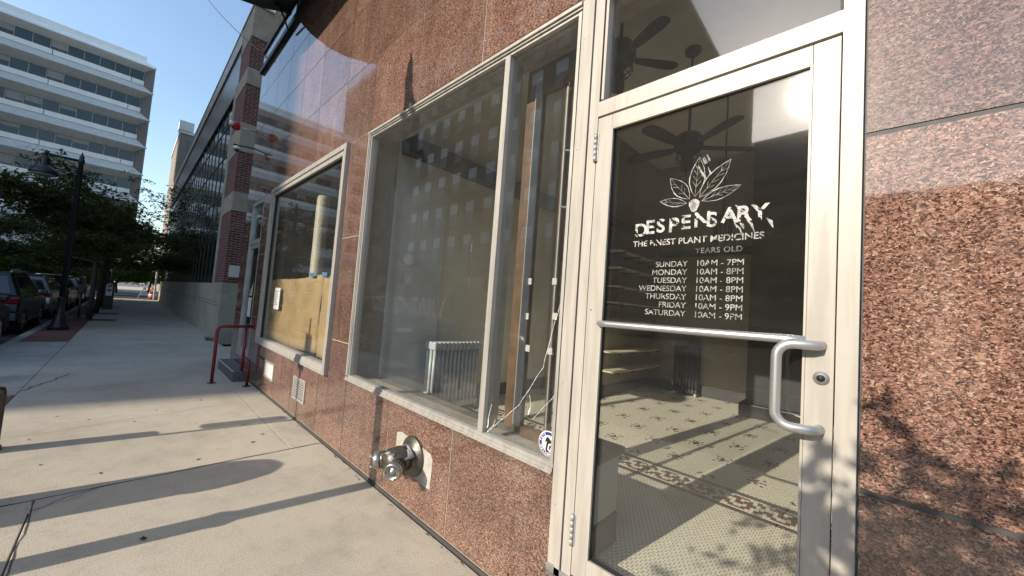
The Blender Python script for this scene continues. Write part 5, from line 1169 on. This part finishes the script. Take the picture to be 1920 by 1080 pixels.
# ------------------------------------------------------------------ parked cars
def make_car(label, paint, loc, group='cars parked along the kerb', H=1.72):
    t = thing('parked_car', label, 'car', loc, group); L0 = Vector(loc)
    def P(x, y, z): return L0 + Vector((x, y, z))
    mb = MB()
    side_p = [(-2.30, .42), (-2.36, .62), (-2.30, 1.00), (-2.20, 1.08), (1.0, 1.06), (1.95, .95), (2.25, .80), (2.33, .55), (2.28, .34), (1.95, .28), (1.82, .52), (1.62, .68), (1.30, .68), (1.08, .52), (.98, .28), (-.98, .28), (-1.08, .52), (-1.30, .68), (-1.62, .68), (-1.82, .52), (-1.95, .30)]
    mb.prism([P(-.93, y, z) for y, z in side_p], (1.86, 0, 0), bevel=.05)
    zt = H - .02
    mb.hexa([P(-.90, -2.22, 1.05), P(.90, -2.22, 1.05), P(.90, 1.10, 1.03), P(-.90, 1.10, 1.03), P(-.68, -1.98, zt), P(.68, -1.98, zt), P(.68, .25, zt), P(-.68, .25, zt)], bevel=.05)
    mb.build('body', paint, t)
    mb = MB()
    for s_ in (1, -1):
        def W(y, z): 
            f = (z - 1.05)/(zt - 1.05); return P(s_*(.905 - .22*f), y, z)
        a, b = 1.13, zt - .14
        for (ya, yb, yc, yd) in ((-1.98, -1.12, -1.10, -1.80), (-1.04, -.12, -.12, -1.02), (-.04, .84, .24, -.04)):
            q = [W(ya, a), W(yb, a), W(yc, b), W(yd, b)]
            mb.panel(q if s_ > 0 else q[::-1], .004)
    q = [P(-.74, -2.205, 1.13), P(.74, -2.205, 1.13), P(.62, -2.035, zt - .12), P(-.62, -2.035, zt - .12)]; mb.panel(q, .012)
    q = [P(.78, 1.03, 1.10), P(-.78, 1.03, 1.10), P(-.62, .33, zt - .08), P(.62, .33, zt - .08)]; mb.panel(q, .012)
    mb.build('window_glass', M['darkglass'], t)
    for (sx, sy) in ((1, 1), (-1, 1), (1, -1), (-1, -1)):
        c = P(sx*.80, sy*1.45, .345 - .13 + .0)
        c.z = L0.z + .345
        mb = MB(); mb.lathe(c, [(.20, -.11), (.32, -.11), (.345, -.08), (.345, .08), (.32, .11), (.22, .115)], (sx, 0, 0), n=24); wh = mb.build('wheel', M['rubber'], t)
        mb = MB(); mb.lathe(c, [(.225, .10), (.225, .118), (.19, .12), (.06, .105), (.05, .125), (0, .125)], (sx, 0, 0), n=20); mb.build('rim', M['alum2'], wh)
    for sx in (1, -1):
        mb = MB(); mb.box(L0.x + sx*.60, L0.x + sx*.90, L0.y - 2.375, L0.y - 2.25, L0.z + .86, L0.z + 1.02, bevel=.02); mb.build('tail_light', M['taillight'], t)
        mb = MB(); mb.box(L0.x + sx*.55, L0.x + sx*.88, L0.y + 2.12, L0.y + 2.29, L0.z + .70, L0.z + .82, bevel=.02); mb.build('headlight', M['signwhite'], t)
        mb = MB(); mb.box(L0.x + sx*.93, L0.x + sx*1.08, L0.y + .72, L0.y + .86, L0.z + 1.05, L0.z + 1.18, bevel=.03); mb.build('wing_mirror', paint, t)
        mb = MB(); mb.tube([P(sx*.64, -1.8, zt + .0), P(sx*.64, -1.7, zt + .05), P(sx*.64, .0, zt + .05), P(sx*.64, .12, zt)], .018, n=6); mb.build('roof_rail', M['alum2'], t)
    mb = MB(); mb.box(L0.x - .90, L0.x + .90, L0.y - 2.44, L0.y - 2.30, L0.z + .42, L0.z + .62, bevel=.03); mb.build('rear_bumper', M['charcoal'], t)
    mb = MB(); mb.box(L0.x - .26, L0.x + .26, L0.y - 2.385, L0.y - 2.33, L0.z + .74, L0.z + .87); mb.build('number_plate', M['signwhite'], t)
    mb = MB(); mb.box(L0.x - .62, L0.x + .62, L0.y - 2.372, L0.y - 2.31, L0.z + .93, L0.z + .97); mb.build('chrome_strip', M['chrome'], t)
    for y in (-.08, 1.0, -1.1):
        pass
    mb = MB()
    for sx in (1, -1):
        for y in (-.02, -.95): mb.box(L0.x + sx*.928, L0.x + sx*.945, L0.y + y - .18, L0.y + y, L0.z + .93, L0.z + .955)
    mb.build('door_handle', M['chrome'], t)
    return t
ZR = -.13
make_car('black parked SUV cut by the left edge of the picture', M['carblack'], (-4.42, 12.7, ZR))
c1_ = make_car('black parked SUV beside the base of the bell lamp', M['carblack'], (-4.45, 18.6, ZR))
c2_ = make_car('silver parked SUV half hidden behind the bell lamp post', M['carsilver'], (-4.45, 24.4, ZR), H=1.62)
for y, lb, src in ((30.2, 'dark SUV parked level with the pay station', c1_), (36.0, 'silver car parked past the pay station', c2_), (41.5, 'dark car parked last before the crossing', c1_)):
    c = copy_tree(src, (-4.45, y, ZR)); c['label'] = lb
for (x, y, lb, src, rz) in ((-15.7, 3.0, 'dark car parked across the road opposite the glass door', c1_, PI), (-15.7, 9.2, 'silver car parked across the road opposite the big window', c2_, PI), (-15.7, 15.5, 'dark car parked across the road before the apartment block', c1_, PI), (-7, 52, 'dark car crossing the sunlit junction', c1_, PI/2), (-14, 57, 'silver car waiting across the sunlit junction', c2_, -PI/2)):
    c = copy_tree(src, (x, y, ZR), rz); c['label'] = lb; c['group'] = 'cars across the road'

# ------------------------------------------------------------------ fallen leaves
rv = random.Random(21)
spots = [(-1.38, 3.17), (-.13, 1.50), (-.17, 1.42), (-.12, 1.62), (-.55, 4.55), (-.42, 4.75), (-.9, 5.5), (-1.4, 5.9), (-1.75, 6.2), (-2.1, 5.7), (-1.2, 6.3), (-.32, 5.4), (-.25, 5.9), (-1.95, 4.9), (-1.0, 4.35), (-.5, 5.2), (-1.6, 4.45), (-.75, 6.6), (-2.0, 6.5)]
proto = []
for k in range(3):
    mb = MB(); n = 9; s_ = .018 + .006*k
    ring = [mb.bm.verts.new((math.cos(a*2*PI/n)*s_*rv.uniform(.8, 1.5), math.sin(a*2*PI/n)*s_*rv.uniform(.5, .9), .003 + .006*rv.random())) for a in range(n)]
    ce = mb.bm.verts.new((0, 0, .004))
    for a in range(n): mb.bm.faces.new((ce, ring[a], ring[(a+1) % n]))
    o = mb.build('fallen_leaf', M['deadleaf']); o.modifiers.new('s', 'SOLIDIFY').thickness = .001; proto.append(o)
for i, (x, y) in enumerate(spots):
    o = proto[i] if i < 3 else proto[i % 3].copy()
    if i >= 3: COL.objects.link(o)
    o.location = (x, y, .001); o.rotation_euler = (0, 0, rv.uniform(0, 6)); s_ = 1.25 if i == 0 else rv.uniform(.4, .7); o.scale = (s_, s_, s_)
    tag(o, 'small curled dark dead leaf lying on the sunlit pavement', 'leaf', 'dead leaves on the pavement')
# weed tuft at the foot of the neighbour's base
mb = MB()
for k in range(70):
    b0 = Vector((X0 - .10 + rv.gauss(0, .07), 13.9 + rv.gauss(0, .25), 0)); d = Vector((rv.gauss(-.3, .5), rv.gauss(0, .5), 1)).normalized(); ln = rv.uniform(.05, .18); s_ = d.cross(Vector((rv.random(), rv.random(), .1))).normalized()*.006
    mb.bm.faces.new([mb.bm.verts.new(p) for p in (b0 - s_, b0 + s_, b0 + d*ln)])
tag(mb.build('weed_tuft', M['leaf'], recalc=False), 'tuft of weeds at the foot of the concrete base', 'weeds')
